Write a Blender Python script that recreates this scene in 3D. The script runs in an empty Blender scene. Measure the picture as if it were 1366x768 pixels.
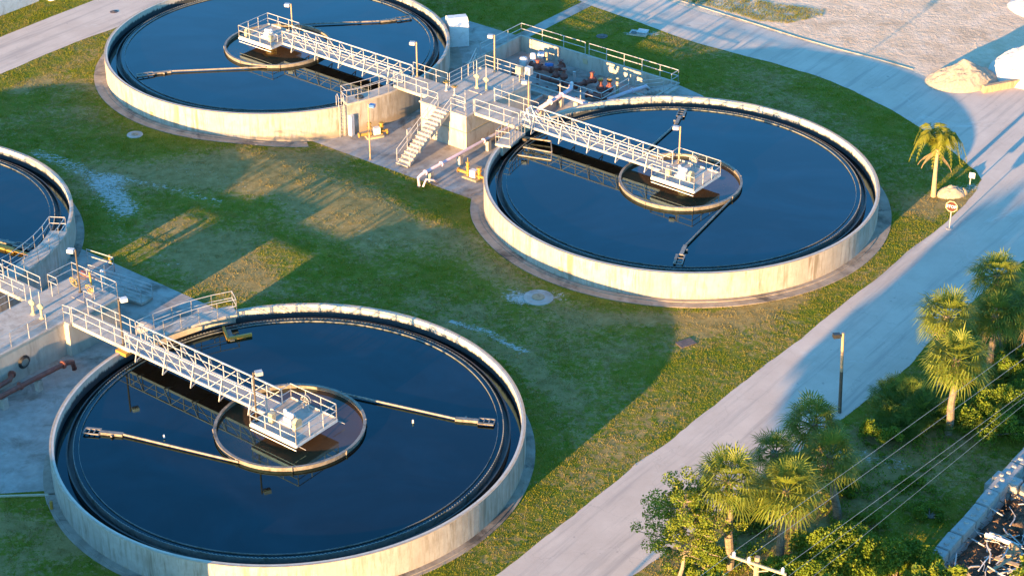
import bpy, bmesh, math, random
import numpy as np
from mathutils import Vector, Matrix, noise as mnoise
random.seed(7); rng=np.random.default_rng(7)
S=bpy.context.scene; COL=S.collection
R=math.radians; PI=math.pi
# ---------------------------------------------------------------- camera, sky, sun
CAM_Z=66.8; PITCH=29.76; FPX=2709.13
cam=bpy.data.cameras.new('camera'); co=bpy.data.objects.new('camera',cam); COL.objects.link(co)
co.location=(0,0,CAM_Z); co.rotation_euler=(R(90-PITCH),0,0)
cam.sensor_width=36; cam.lens=FPX*36/1366; cam.clip_end=3000; cam.clip_start=1
S.camera=co
SUN_EL=6.6; SUN_AZ=55.5          # light travels towards SUN_AZ (degrees from +x)
w=bpy.data.worlds.new('World'); S.world=w; w.use_nodes=True
nt=w.node_tree; bg=nt.nodes['Background']
sky=nt.nodes.new('ShaderNodeTexSky'); sky.sky_type='NISHITA'; sky.sun_disc=False
sky.sun_elevation=R(SUN_EL); sky.sun_rotation=R((90-(SUN_AZ+180))%360); sky.ozone_density=4.0; sky.dust_density=0.6; sky.air_density=1.1
tn=nt.nodes.new('ShaderNodeMix'); tn.data_type='RGBA'; tn.blend_type='MULTIPLY'; tn.inputs[0].default_value=1; tn.inputs[7].default_value=(.54,.87,.93,1)
nt.links.new(sky.outputs[0],tn.inputs[6]); nt.links.new(tn.outputs[2],bg.inputs[0]); bg.inputs[1].default_value=0.15
sl=bpy.data.lights.new('sun','SUN'); so=bpy.data.objects.new('sun',sl); COL.objects.link(so)
sl.energy=4.1; sl.angle=R(0.5); sl.color=(1.0,0.58,0.23)
d=Vector((math.cos(R(SUN_AZ))*math.cos(R(SUN_EL)),math.sin(R(SUN_AZ))*math.cos(R(SUN_EL)),-math.sin(R(SUN_EL))))
so.rotation_euler=d.to_track_quat('-Z','Y').to_euler(); so.location=(-40,40,40)
S.view_settings.view_transform='Standard'; S.view_settings.look='None'; S.view_settings.exposure=2.65; S.view_settings.gamma=1
S.render.engine='CYCLES'
# ---------------------------------------------------------------- frames
def at(px,py,z=0.0):
    X=(px-683)/FPX; Y=-(py-384)/FPX; c,s=math.cos(R(PITCH)),math.sin(R(PITCH))
    d=(X,c+Y*s,-s+Y*c); t=(z-CAM_Z)/d[2]
    return (d[0]*t,d[1]*t,z)
FA=-38.0
class Frame:
    def __init__(s,cx,cy,deg): s.c=(cx,cy); s.a=R(deg); s.ca,s.sa=math.cos(s.a),math.sin(s.a)
    def w(s,u,v): return (s.c[0]+u*s.ca-v*s.sa, s.c[1]+u*s.sa+v*s.ca)
    def inv(s,x,y): dx,dy=x-s.c[0],y-s.c[1]; return (dx*s.ca+dy*s.sa,-dx*s.sa+dy*s.ca)
H1=Frame(-3.545,141.45,FA); H2=Frame(-28.43,109.85,FA); WF=Frame(0,0,0)
TB,TC=(11.98,129.17),(-19.07,153.73); TA,TD=(-12.81,97.81),(-44.05,121.89)
RT=14.0
# ---------------------------------------------------------------- materials
def newmat(name):
    m=bpy.data.materials.new(name); m.use_nodes=True
    return m,m.node_tree,m.node_tree.nodes['Principled BSDF']
def N(nt,t,**k):
    n=nt.nodes.new(t)
    for a,b in k.items(): setattr(n,a,b)
    return n
def mixc(nt,fac,a,b,mode='MIX'):
    n=N(nt,'ShaderNodeMix',data_type='RGBA',blend_type=mode)
    for sock,v in ((n.inputs[0],fac),(n.inputs[6],a),(n.inputs[7],b)):
        if hasattr(v,'is_linked') or isinstance(v,bpy.types.NodeSocket): nt.links.new(v,sock)
        elif isinstance(v,(int,float)): sock.default_value=v
        else: sock.default_value=(*v,1)
    return n.outputs[2]
def ramp(nt,src,stops):
    n=N(nt,'ShaderNodeMapRange'); n.inputs[1].default_value=stops[0]; n.inputs[2].default_value=stops[1]
    n.inputs[3].default_value=stops[2] if len(stops)>2 else 0; n.inputs[4].default_value=stops[3] if len(stops)>2 else 1
    nt.links.new(src,n.inputs[0]); return n.outputs[0]
def pos(nt,scale=(1,1,1)):
    g=N(nt,'ShaderNodeNewGeometry'); m=N(nt,'ShaderNodeMapping'); m.inputs[3].default_value=scale
    nt.links.new(g.outputs['Position'],m.inputs[0]); return m.outputs[0]
def noi(nt,vec,scale,detail=4,rough=.6,dist=0):
    n=N(nt,'ShaderNodeTexNoise'); n.inputs['Scale'].default_value=scale; n.inputs['Detail'].default_value=detail
    n.inputs['Roughness'].default_value=rough; n.inputs['Distortion'].default_value=dist
    nt.links.new(vec,n.inputs['Vector']); return n.outputs[0]
def bump(nt,b,h,strength,dist=.05):
    n=N(nt,'ShaderNodeBump'); n.inputs[0].default_value=strength; n.inputs[1].default_value=dist
    nt.links.new(h,n.inputs['Height']); nt.links.new(n.outputs[0],b.inputs['Normal'])
def mat_noise(name,c1,c2,scale=3,rough=.85,c3=None,s3=.4,bs=.2,bd=.03,lo=.35,hi=.65,metal=0,vs=(1,1,1)):
    m,nt,b=newmat(name); p=pos(nt,vs)
    f=ramp(nt,noi(nt,p,scale,6,.65),(lo,hi)); c=mixc(nt,f,c1,c2)
    if c3: 
        g=ramp(nt,noi(nt,p,s3,5,.7,.6),(.52,.68)); c=mixc(nt,g,c,c3)
    nt.links.new(c,b.inputs['Base Color']); b.inputs['Roughness'].default_value=rough; b.inputs['Metallic'].default_value=metal
    if bs: bump(nt,b,noi(nt,p,scale*4,5,.7),bs,bd)
    return m
def m_wall():
    m,nt,b=newmat('tank_wall_concrete'); p=pos(nt); pv=pos(nt,(1,1,.12))
    base=mixc(nt,ramp(nt,noi(nt,p,1.6,6,.6),(.3,.7)),(.30,.27,.235),(.40,.37,.33))
    st=ramp(nt,noi(nt,pv,3.5,5,.75),(.48,.70)); base=mixc(nt,st,base,(.20,.165,.12))
    st2=ramp(nt,noi(nt,pv,1.1,3,.5),(.60,.66)); base=mixc(nt,st2,base,(.19,.16,.12))
    g=N(nt,'ShaderNodeNewGeometry'); sx=N(nt,'ShaderNodeSeparateXYZ'); nt.links.new(g.outputs['Position'],sx.inputs[0])
    wv=N(nt,'ShaderNodeTexNoise'); wv.inputs['Scale'].default_value=.55; wv.inputs['Detail'].default_value=2; nt.links.new(pos(nt,(1,1,0)),wv.inputs['Vector']); base=mixc(nt,ramp(nt,wv.outputs[0],(.55,.57,0,.35)),base,(.29,.26,.22))
    # weathered cap
    cap=ramp(nt,sx.outputs[2],(1.93,1.985)); base=mixc(nt,cap,base,mixc(nt,ramp(nt,noi(nt,p,2.5,5,.7),(.35,.65)),(.36,.25,.16),(.42,.35,.27)))
    # damp foot
    z2=N(nt,'ShaderNodeMath',operation='ADD'); nt.links.new(sx.outputs[2],z2.inputs[0]); nt.links.new(ramp(nt,noi(nt,pv,2.2,4,.7),(.2,.8,-.25,.35)),z2.inputs[1])
    ft=ramp(nt,z2.outputs[0],(.25,.02)); base=mixc(nt,ft,base,(.28,.23,.17))
    nt.links.new(base,b.inputs['Base Color']); b.inputs['Roughness'].default_value=.9
    bump(nt,b,noi(nt,p,9,6,.7),.35,.02); return m
def m_inner():
    m,nt,b=newmat('tank_inner_wall'); p=pos(nt); pv=pos(nt,(1,1,.10))
    base=mixc(nt,ramp(nt,noi(nt,p,1.6,6,.6),(.3,.7)),(.42,.38,.32),(.52,.48,.42))
    st=ramp(nt,noi(nt,pv,4,5,.75),(.52,.75)); base=mixc(nt,st,base,(.33,.30,.26))
    g=N(nt,'ShaderNodeNewGeometry'); sx=N(nt,'ShaderNodeSeparateXYZ'); nt.links.new(g.outputs['Position'],sx.inputs[0])
    z2=N(nt,'ShaderNodeMath',operation='ADD'); nt.links.new(sx.outputs[2],z2.inputs[0]); nt.links.new(ramp(nt,noi(nt,pv,3,5,.8),(.2,.8,-.22,.22)),z2.inputs[1])
    wet=ramp(nt,z2.outputs[0],(1.66,1.50)); base=mixc(nt,wet,base,(.035,.045,.05))
    nt.links.new(base,b.inputs['Base Color']); b.inputs['Roughness'].default_value=.8; bump(nt,b,noi(nt,p,9,6,.7),.3,.02); return m
def m_water():
    m,nt,b=newmat('tank_water'); p=pos(nt)
    c=mixc(nt,ramp(nt,noi(nt,p,.22,5,.6,1.2),(.5,.72)),(.0045,.0035,.002),(.007,.006,.005))
    nt.links.new(c,b.inputs['Base Color']); b.inputs['Roughness'].default_value=.035; b.inputs['IOR'].default_value=1.48
    b.inputs['Specular IOR Level'].default_value=.5; b.inputs['Specular Tint'].default_value=(.0,.72,1,1)
    nt.links.new(ramp(nt,noi(nt,p,.16,6,.65,2.2),(.45,.7,.02,.08)),b.inputs['Roughness'])
    nt.links.new(ramp(nt,noi(nt,pos(nt,(.7,1,1)),.11,6,.65,2.8),(.42,.66,.47,.60)),b.inputs['Specular IOR Level'])
    bump(nt,b,noi(nt,p,2.2,3,.5),.03,.02); return m
def m_ground():
    m,nt,b=newmat('grass_ground'); p=pos(nt)
    def A(n): a=N(nt,'ShaderNodeAttribute',attribute_name=n); return a.outputs['Fac']
    soil=mixc(nt,ramp(nt,noi(nt,p,1.3,6,.7),(.35,.65)),(.20,.145,.045),(.31,.235,.09))
    gr=mixc(nt,ramp(nt,noi(nt,p,.9,6,.7),(.35,.65)),(.09,.135,.006),(.18,.165,.02))
    n1=noi(nt,p,2.3,8,.8); mt=N(nt,'ShaderNodeMath',operation='ADD'); nt.links.new(ramp(nt,n1,(.3,.7,.12,.88)),mt.inputs[0]); nt.links.new(A('bare'),mt.inputs[1])
    c=mixc(nt,ramp(nt,mt.outputs[0],(.66,.76)),gr,soil)
    n2=noi(nt,pos(nt,(1,1.6,1)),2.6,8,.85); mt2=N(nt,'ShaderNodeMath',operation='ADD'); nt.links.new(ramp(nt,n2,(.3,.7,.10,.90)),mt2.inputs[0]); nt.links.new(A('silt'),mt2.inputs[1])
    c=mixc(nt,ramp(nt,mt2.outputs[0],(.88,.94)),c,(.44,.41,.36))
    nt.links.new(c,b.inputs['Base Color']); b.inputs['Roughness'].default_value=.95; b.inputs['Specular IOR Level'].default_value=.15
    bump(nt,b,noi(nt,p,7,6,.75),.7,.06); return m
def m_blade():
    m,nt,b=newmat('grass_blades'); oi=N(nt,'ShaderNodeNewGeometry'); p=pos(nt)
    c=mixc(nt,oi.outputs['Random Per Island'],(.135,.19,.004),(.27,.235,.015))
    a=N(nt,'ShaderNodeAttribute',attribute_name='dry'); ad=N(nt,'ShaderNodeMath',operation='ADD'); nt.links.new(a.outputs['Fac'],ad.inputs[0]); nt.links.new(noi(nt,p,.9,7,.7),ad.inputs[1])
    c=mixc(nt,ramp(nt,ad.outputs[0],(.50,.76)),c,(.30,.235,.07)); c=mixc(nt,ramp(nt,noi(nt,p,.16,3,.6),(.45,.62)),c,(.11,.19,.018),'MIX') if False else c
    nt.links.new(c,b.inputs['Base Color']); b.inputs['Roughness'].default_value=.6; b.inputs['Specular IOR Level'].default_value=.2
    t=N(nt,'ShaderNodeBsdfTranslucent'); nt.links.new(c,t.inputs[0]); ms=N(nt,'ShaderNodeMixShader'); ms.inputs[0].default_value=.35
    nt.links.new(b.outputs[0],ms.inputs[1]); nt.links.new(t.outputs[0],ms.inputs[2]); nt.links.new(ms.outputs[0],nt.nodes['Material Output'].inputs[0]); return m
def m_leaf(name,c1,c2,scale=2.0,tr=.25):
    m,nt,b=newmat(name); oi=N(nt,'ShaderNodeNewGeometry'); p=pos(nt)
    c=mixc(nt,oi.outputs['Random Per Island'],c1,c2); c=mixc(nt,ramp(nt,noi(nt,p,scale,3,.5),(.35,.65,0,.5)),c,c2)
    nt.links.new(c,b.inputs['Base Color']); b.inputs['Roughness'].default_value=.6; b.inputs['Specular IOR Level'].default_value=.25
    t=N(nt,'ShaderNodeBsdfTranslucent'); nt.links.new(c,t.inputs[0]); ms=N(nt,'ShaderNodeMixShader'); ms.inputs[0].default_value=tr
    nt.links.new(b.outputs[0],ms.inputs[1]); nt.links.new(t.outputs[0],ms.inputs[2]); nt.links.new(ms.outputs[0],nt.nodes['Material Output'].inputs[0]); return m
M={}
M['wall']=m_wall(); M['inner']=m_inner(); M['water']=m_water(); M['turbid']=M['water'].copy(); M['turbid'].name='turbid_water'
for n_ in M['turbid'].node_tree.nodes:
    if n_.type=='MIX': n_.inputs[6].default_value=(.065,.038,.020,1); n_.inputs[7].default_value=(.035,.022,.012,1)
M['ground']=m_ground()
M['conc']=mat_noise('deck_concrete',(.33,.29,.245),(.44,.40,.345),1.8,.9,(.24,.205,.165),.5,.25,.02)
M['towerc']=mat_noise('tower_concrete',(.36,.32,.265),(.46,.42,.35),1.2,.9,(.26,.225,.18),.9,.3,.02,vs=(1,1,.3))
M['pad']=mat_noise('pad_concrete',(.25,.225,.195),(.38,.35,.31),.9,.9,(.15,.115,.085),.33,.25,.02)
M['apron']=mat_noise('apron_concrete',(.22,.18,.135),(.33,.28,.225),1.1,.9,(.07,.06,.05),.35,.4,.03)
def m_road():
    m,nt,b=newmat('road_surface'); p=pos(nt); g=N(nt,'ShaderNodeNewGeometry'); mp=N(nt,'ShaderNodeMapping'); mp.vector_type='TEXTURE'; mp.inputs[2].default_value=(0,0,R(53)); nt.links.new(g.outputs['Position'],mp.inputs[0])
    mp2=N(nt,'ShaderNodeMapping'); mp2.inputs[3].default_value=(.06,1,1); nt.links.new(mp.outputs[0],mp2.inputs[0]); ps=mp2.outputs[0]
    c=mixc(nt,ramp(nt,noi(nt,p,.35,6,.65),(.35,.65)),(.49,.39,.31),(.57,.465,.375))
    c=mixc(nt,ramp(nt,noi(nt,ps,1.1,5,.65),(.50,.66,0,.8)),c,(.36,.30,.255)); c=mixc(nt,ramp(nt,noi(nt,p,1.3,3,.5),(.70,.74,0,.5)),c,(.22,.19,.17)); c=mixc(nt,ramp(nt,noi(nt,p,14,3,.8),(.58,.75,0,.6)),c,(.30,.26,.22))
    c=mixc(nt,ramp(nt,noi(nt,p,.22,8,.75,1.2),(.60,.68,0,.5)),c,(.60,.55,.48))
    v=N(nt,'ShaderNodeTexVoronoi',feature='DISTANCE_TO_EDGE'); v.inputs['Scale'].default_value=.16; nw=N(nt,'ShaderNodeMix',data_type='VECTOR'); nw.inputs[0].default_value=.12
    n3=N(nt,'ShaderNodeTexNoise'); n3.inputs['Scale'].default_value=.8; n3.inputs['Detail'].default_value=5; nt.links.new(p,n3.inputs['Vector']); vm=N(nt,'ShaderNodeVectorMath',operation='MULTIPLY_ADD'); nt.links.new(n3.outputs['Color'],vm.inputs[0]); vm.inputs[1].default_value=(2,2,2); nt.links.new(p,vm.inputs[2]); nt.links.new(vm.outputs[0],v.inputs['Vector'])
    c=mixc(nt,ramp(nt,v.outputs['Distance'],(.004,.001,0,.22)),c,(.20,.17,.15))
    nt.links.new(c,b.inputs['Base Color']); b.inputs['Roughness'].default_value=.93; bump(nt,b,noi(nt,p,9,5,.7),.35,.012); return m
M['road']=m_road()
M['sand']=mat_noise('sand_ground',(.53,.385,.25),(.66,.51,.365),.5,.95,(.43,.31,.20),.33,1.0,.13)
M['mound']=mat_noise('mound_sand',(.34,.28,.20),(.44,.37,.28),6,.95,None,.4,1.0,.06)
M['whites']=mat_noise('white_sand',(.46,.44,.40),(.56,.54,.50),.8,.95,None,.4,.5,.05)
M['alu']=mat_noise('pale_painted_metal',(.33,.325,.32),(.46,.455,.45),4,.45,(.45,.40,.34),2.2,.05,.005,metal=.15)
M['grate']=mat_noise('grating',(.22,.22,.23),(.30,.30,.30),6,.7,None,.4,.3,.01)
M['weir']=mat_noise('weir_plate',(.13,.15,.15),(.24,.24,.21),5,.5,(.08,.09,.06),1.4,.1,.005,metal=.3)
M['trough']=mat_noise('trough_black',(.012,.014,.014),(.03,.03,.028),2,.5,(.06,.045,.03),.5,.3,.02)
M['well']=mat_noise('well_ring',(.16,.14,.115),(.26,.235,.20),3,.6,(.10,.08,.05),1.5,.1,.01,metal=.2)
M['rust']=mat_noise('red_pipe_paint',(.16,.045,.03),(.24,.075,.05),3,.6,(.10,.05,.035),1.2,.2,.01)
M['pink']=mat_noise('lilac_pipe_paint',(.52,.38,.46),(.60,.50,.54),2,.5,(.60,.56,.52),.8,.05,.005)
M['yellow']=mat_noise('yellow_paint',(.36,.19,.025),(.42,.25,.05),4,.5,(.28,.17,.06),2,.1,.01)
M['cream']=mat_noise('cream_paint',(.40,.33,.20),(.46,.39,.26),3,.5,(.45,.36,.2),2,.05,.005)
M['white']=mat_noise('white_paint',(.56,.55,.54),(.66,.65,.64),3,.5,(.42,.39,.35),1.0,.05,.005)
M['blue']=mat_noise('blue_motor',(.03,.10,.28),(.05,.15,.36),4,.4,None,.4,.05,.005)
M['post']=mat_noise('lamp_post_paint',(.30,.21,.12),(.38,.28,.17),4,.6,None,.4,.1,.01)
M['darkpost']=mat_noise('dark_pole',(.055,.045,.035),(.09,.07,.05),4,.6,None,.4,.1,.01)
M['wood']=mat_noise('weathered_wood',(.30,.21,.12),(.46,.33,.19),6,.9,(.16,.11,.07),1.5,.5,.01,vs=(1,1,.2))
M['bark']=mat_noise('palm_bark',(.16,.12,.08),(.27,.21,.15),5,.95,(.09,.07,.05),2,.8,.04,vs=(1,1,2.5))
M['black']=mat_noise('black_rubber',(.015,.015,.016),(.03,.03,.03),5,.5,None,.4,.05,.005)
M['block']=mat_noise('block_concrete',(.30,.29,.27),(.38,.37,.35),2.2,.9,(.28,.25,.22),1.2,.5,.02)
M['iron']=mat_noise('manhole_iron',(.07,.05,.045),(.13,.10,.085),6,.7,None,.4,.3,.01)
M['red']=mat_noise('red_enamel',(.055,.010,.006),(.07,.014,.008),4,.4,None,.4,0)
M['debris']=mat_noise('debris_litter',(.07,.045,.03),(.20,.13,.08),2.5,.95,(.03,.02,.015),1.0,1.0,.1)
M['wire']=mat_noise('wire_alu',(.22,.23,.25),(.28,.29,.31),3,.5,None,.4,0)
M['gblade']=m_blade()
M['sabal']=m_leaf('sabal_frond',(.085,.14,.012),(.20,.22,.03),1.2,.3)
M['sabal_dk']=m_leaf('sabal_frond_dark',(.06,.13,.014),(.15,.19,.022),1.2,.3)
M['dead']=m_leaf('dead_frond',(.26,.17,.08),(.36,.25,.13),1.5,.2)
M['queen']=m_leaf('queen_frond',(.15,.19,.012),(.26,.25,.03),1.2,.4)
M['leaf1']=m_leaf('broad_leaf',(.08,.155,.014),(.20,.225,.022),1.0,.3)
M['leaf2']=m_leaf('shrub_leaf',(.075,.165,.012),(.19,.235,.02),.9,.3)
M['twig']=mat_noise('twig_bark',(.16,.13,.10),(.26,.22,.17),6,.9,None,.4,.3,.01)
# ---------------------------------------------------------------- mesh builder
class MB:
    def __init__(s): s.v=[]; s.f=[]
    def add(s,vs,fs):
        n=len(s.v); s.v+= [tuple(p) for p in vs]; s.f+=[tuple(i+n for i in f) for f in fs]
    def box(s,x0,x1,y0,y1,z0,z1):
        s.add([(x0,y0,z0),(x1,y0,z0),(x1,y1,z0),(x0,y1,z0),(x0,y0,z1),(x1,y0,z1),(x1,y1,z1),(x0,y1,z1)],
              [(0,3,2,1),(4,5,6,7),(0,1,5,4),(1,2,6,5),(2,3,7,6),(3,0,4,7)])
    def obox(s,c,dx,dy,dz,rot=0,tilt=None):
        m=Matrix.Rotation(rot,3,'Z')
        if tilt: m=m@tilt
        vs=[Vector(c)+m@Vector((a*dx/2,b*dy/2,e*dz/2)) for e in (-1,1) for a,b in ((-1,-1),(1,-1),(1,1),(-1,1))]
        s.add(vs,[(0,3,2,1),(4,5,6,7),(0,1,5,4),(1,2,6,5),(2,3,7,6),(3,0,4,7)])
    def tube(s,pts,r,n=6,cap=True):
        pts=[Vector(p) for p in pts]; rs=r if isinstance(r,(list,tuple)) else [r]*len(pts)
        rings=[];up=None
        for i,p in enumerate(pts):
            t=(pts[min(i+1,len(pts)-1)]-pts[max(i-1,0)])
            if t.length<1e-9: t=Vector((0,0,1))
            t.normalize()
            a=Vector((0,0,1)) if abs(t.z)<.95 else Vector((1,0,0))
            x=t.cross(a).normalized(); y=x.cross(t)
            rings.append([p+(x*math.cos(2*PI*k/n)+y*math.sin(2*PI*k/n))*rs[i] for k in range(n)])
        vs=[q for rr in rings for q in rr]; fs=[]
        for i in range(len(pts)-1):
            for k in range(n):
                a=i*n+k;b=i*n+(k+1)%n; fs.append((a,b,b+n,a+n))
        if cap: fs.append(tuple(range(n-1,-1,-1))); m0=(len(pts)-1)*n; fs.append(tuple(range(m0,m0+n)))
        s.add(vs,fs)
    def bar(s,p,q,w=.06,h=None):
        h=h or w; p,q=Vector(p),Vector(q); t=(q-p)
        if t.length<1e-6: return
        t.normalize(); a=Vector((0,0,1)) if abs(t.z)<.95 else Vector((1,0,0))
        x=t.cross(a).normalized(); y=x.cross(t)
        vs=[c+x*i*w/2+y*j*h/2 for c in (p,q) for i,j in ((-1,-1),(1,-1),(1,1),(-1,1))]
        s.add(vs,[(0,1,2,3),(7,6,5,4),(0,4,5,1),(1,5,6,2),(2,6,7,3),(3,7,4,0)])
    def ring(s,r0,r1,z0,z1,a0=0,a1=360,n=128,cx=0,cy=0,zf=None):
        full=abs(a1-a0)>=359.9; m=n if full else n+1; vs=[]
        for i in range(m):
            a=R(a0+(a1-a0)*i/n); c,sn=math.cos(a),math.sin(a)
            zz=zf(i) if zf else z1
            vs+=[(cx+r0*c,cy+r0*sn,z0),(cx+r1*c,cy+r1*sn,z0),(cx+r1*c,cy+r1*sn,zz),(cx+r0*c,cy+r0*sn,zz)]
        fs=[]
        for i in range(n):
            a=4*i; b=4*((i+1)%m)
            for k in range(4): fs.append((a+k,b+k,b+(k+1)%4,a+(k+1)%4))
        if not full: fs+= [(3,2,1,0),tuple(4*(m-1)+k for k in range(4))]
        s.add(vs,fs)
    def prism(s,poly,z0,z1):
        n=len(poly); vs=[(x,y,z0) for x,y in poly]+[(x,y,z1) for x,y in poly]
        s.add(vs,[tuple(range(n-1,-1,-1)),tuple(range(n,2*n))]+[(i,(i+1)%n,n+(i+1)%n,n+i) for i in range(n)])
    def lathe(s,c,prof,n=16):
        vs=[];m=len(prof)
        for k in range(n):
            a=2*PI*k/n
            for r,z in prof: vs.append((c[0]+r*math.cos(a),c[1]+r*math.sin(a),c[2]+z))
        fs=[(k*m+i,((k+1)%n)*m+i,((k+1)%n)*m+i+1,k*m+i+1) for k in range(n) for i in range(m-1)]
        s.add(vs,fs)
    def rail(s,pts,h=1.07,sp=1.35,r=.025,kick=False,closed=False,mid=(.55,)):
        P=[Vector(p) for p in pts]
        if closed: P.append(P[0])
        U=Vector((0,0,1))
        for a,b in zip(P,P[1:]):
            L=(b-a).length; k=max(1,round(L/sp))
            for i in range(k+1):
                q=a.lerp(b,i/k); s.tube([q,q+U*h],r,5)
            for f in (1,)+tuple(mid): s.tube([a+U*h*f,b+U*h*f],r,5)
            if kick: s.bar(a+U*.06,b+U*.06,.02,.12)
    def build(s,name,mat,parent=None,smooth=False,label=None,tr=None,jit=0):
        base=BASE.get(parent.get('_b','') if parent else '',(0,0,0))
        me=bpy.data.meshes.new(name)
        vs=s.v
        if tr: vs=[tr(*p) for p in vs]
        me.from_pydata([(x-base[0],y-base[1],z-base[2]) for x,y,z in vs],[],s.f)
        bm=bmesh.new(); bm.from_mesh(me); bmesh.ops.recalc_face_normals(bm,faces=bm.faces); bm.to_mesh(me); bm.free()
        me.materials.append(M[mat] if isinstance(mat,str) else mat)
        if smooth:
            me.polygons.foreach_set('use_smooth',[True]*len(me.polygons))
        o=bpy.data.objects.new(name,me); COL.objects.link(o)
        if parent: o.parent=parent; o['_b']=parent.get('_b','')
        if label: o['label']=label
        return o
BASE={}
def thing(name,label,cat,F=WF,b=(0,0,0),group=None):
    o=bpy.data.objects.new(name,None); COL.objects.link(o); o.empty_display_size=.3
    x,y=F.w(b[0],b[1]); o.location=(x,y,b[2]); o.rotation_euler=(0,0,F.a)
    o['label']=label; o['category']=cat
    if group: o['group']=group
    BASE[o.name]=tuple(b); o['_b']=o.name
    return o
def struct(name,mb,mat,F=WF,kind='structure'):
    o=mb.build(name,mat); o.location=(F.c[0],F.c[1],0); o.rotation_euler=(0,0,F.a); o['kind']=kind; return o
def single(name,mb,mat,label,cat,F=WF,group=None,smooth=False,b=None):
    if b is None:
        n=len(mb.v); b=(sum(p[0] for p in mb.v)/n,sum(p[1] for p in mb.v)/n,min(p[2] for p in mb.v))
    mb.v=[(x-b[0],y-b[1],z-b[2]) for x,y,z in mb.v]
    o=mb.build(name,mat,None,smooth); x,y=F.w(b[0],b[1]); o.location=(x,y,b[2]); o.rotation_euler=(0,0,F.a)
    o['label']=label; o['category']=cat
    if group: o['group']=group
    return o
# ---------------------------------------------------------------- ground
PIT=(-7.7,5.8,9.7,16.9,-1.25); PIT2=(5.8,8.1,13.4,16.9)
def smooth01(x): x=np.clip(x,0,1); return x*x*(3-2*x)
def hz(u,v):           # ground level in frame H1: the court in front of the hub lies half a metre lower
    mu=smooth01((u+17)/5)*smooth01((17-u)/5); mv=smooth01((v+13.5)/5)*smooth01((8.5-v)/3)
    return -.5*mu*mv
def poly_in(x,y,poly):
    ins=np.zeros(x.shape,bool); n=len(poly)
    for i in range(n):
        x0,y0=poly[i];x1,y1=poly[(i+1)%n]
        c=((y0>y)!=(y1>y))&(x<(x1-x0)*(y-y0)/((y1-y0) or 1e-9)+x0); ins^=c
    return ins
def wp(L): return [at(*p)[:2] for p in L]
def smoothpoly(L,step=1.0,jit=0.0,seed=0,loopclosed=True):
    """resample a closed polygon finely and roughen it a little"""
    rr=random.Random(seed); out=[]; n=len(L)
    for i in range(n):
        a,b=Vector(L[i]),Vector(L[(i+1)%n]); d=(b-a).length; k=max(1,int(d/step)); nn=Vector((-(b-a).y,(b-a).x)).normalized()
        for j in range(k):
            q=a.lerp(b,j/k)
            s=mnoise.noise(Vector((q.x*.35,q.y*.35,seed)))*jit+mnoise.noise(Vector((q.x*1.3,q.y*1.3,seed+9)))*jit*.5
            out.append(tuple(q+nn*s))
    return out
ROAD_MAIN=wp([(600,815),(660,768),(800,659),(930,558),(1060,457),(1140,393),(1200,346),(1240,313),(1268,291),(1288,273),(1302,256),(1309,240),(1302,228),(1288,216),(1262,196),(1228,171),(1190,147),(1140,122),(1085,100),(1030,84),(975,70),(930,58),(884,42),(840,26),(800,12),(750,-8),(700,-28),(820,-28),
 (880,-2),(940,18),(1000,33),(1060,52),(1110,67),(1170,82),(1215,95),(1250,110),(1290,125),(1312,121),(1380,108),(1440,95),(1460,200),(1440,290),(1366,347),(1300,398),(1235,462),(1200,500),(1160,531),(1100,575),(1000,650),(900,728),(845,768),(780,815)])
ROAD_TOP=wp([(-260,168),(-40,68),(0,50),(60,26),(128,0),(170,-16),(290,-16),(250,0),(200,17),(150,39),(100,57),(50,78),(0,99),(-40,116),(-260,212)])
SAND=wp([(860,-30),(876,2),(940,27),(1003,44),(1062,62),(1112,77),(1172,93),(1220,107),(1262,126),(1300,138),(1366,126),(1480,90),(1480,-40)])
def us(a,b,n): return list(np.linspace(a,b,n))
gu=sorted(set(np.round([-600,-400,-250,-150,-100,-80]+us(-66,66,265)+[80,100,150,250,400,600]+[PIT[0],PIT[1],PIT2[1]],3)))
gv=sorted(set(np.round([-600,-400,-250,-150,-100]+us(-80,70,301)+[80,100,150,250,400,600]+[PIT[2],PIT2[2],PIT[3]],3)))
gu=np.array(gu); gv=np.array(gv)
GU,GV=np.meshgrid(gu,gv,indexing='ij'); GZ=hz(GU,GV)
GX=H1.c[0]+GU*H1.ca-GV*H1.sa; GY=H1.c[1]+GU*H1.sa+GV*H1.ca
def segdist(x,y,pts):
    d=np.full(x.shape,1e9)
    for (x0,y0),(x1,y1) in zip(pts,pts[1:]):
        L=(x1-x0)**2+(y1-y0)**2; t=np.clip(((x-x0)*(x1-x0)+(y-y0)*(y1-y0))/L,0,1); d=np.minimum(d,np.hypot(x-x0-t*(x1-x0),y-y0-t*(y1-y0)))
    return d
vn=np.vectorize(lambda a,b:mnoise.noise(Vector((a,b,0.0))))
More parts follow.
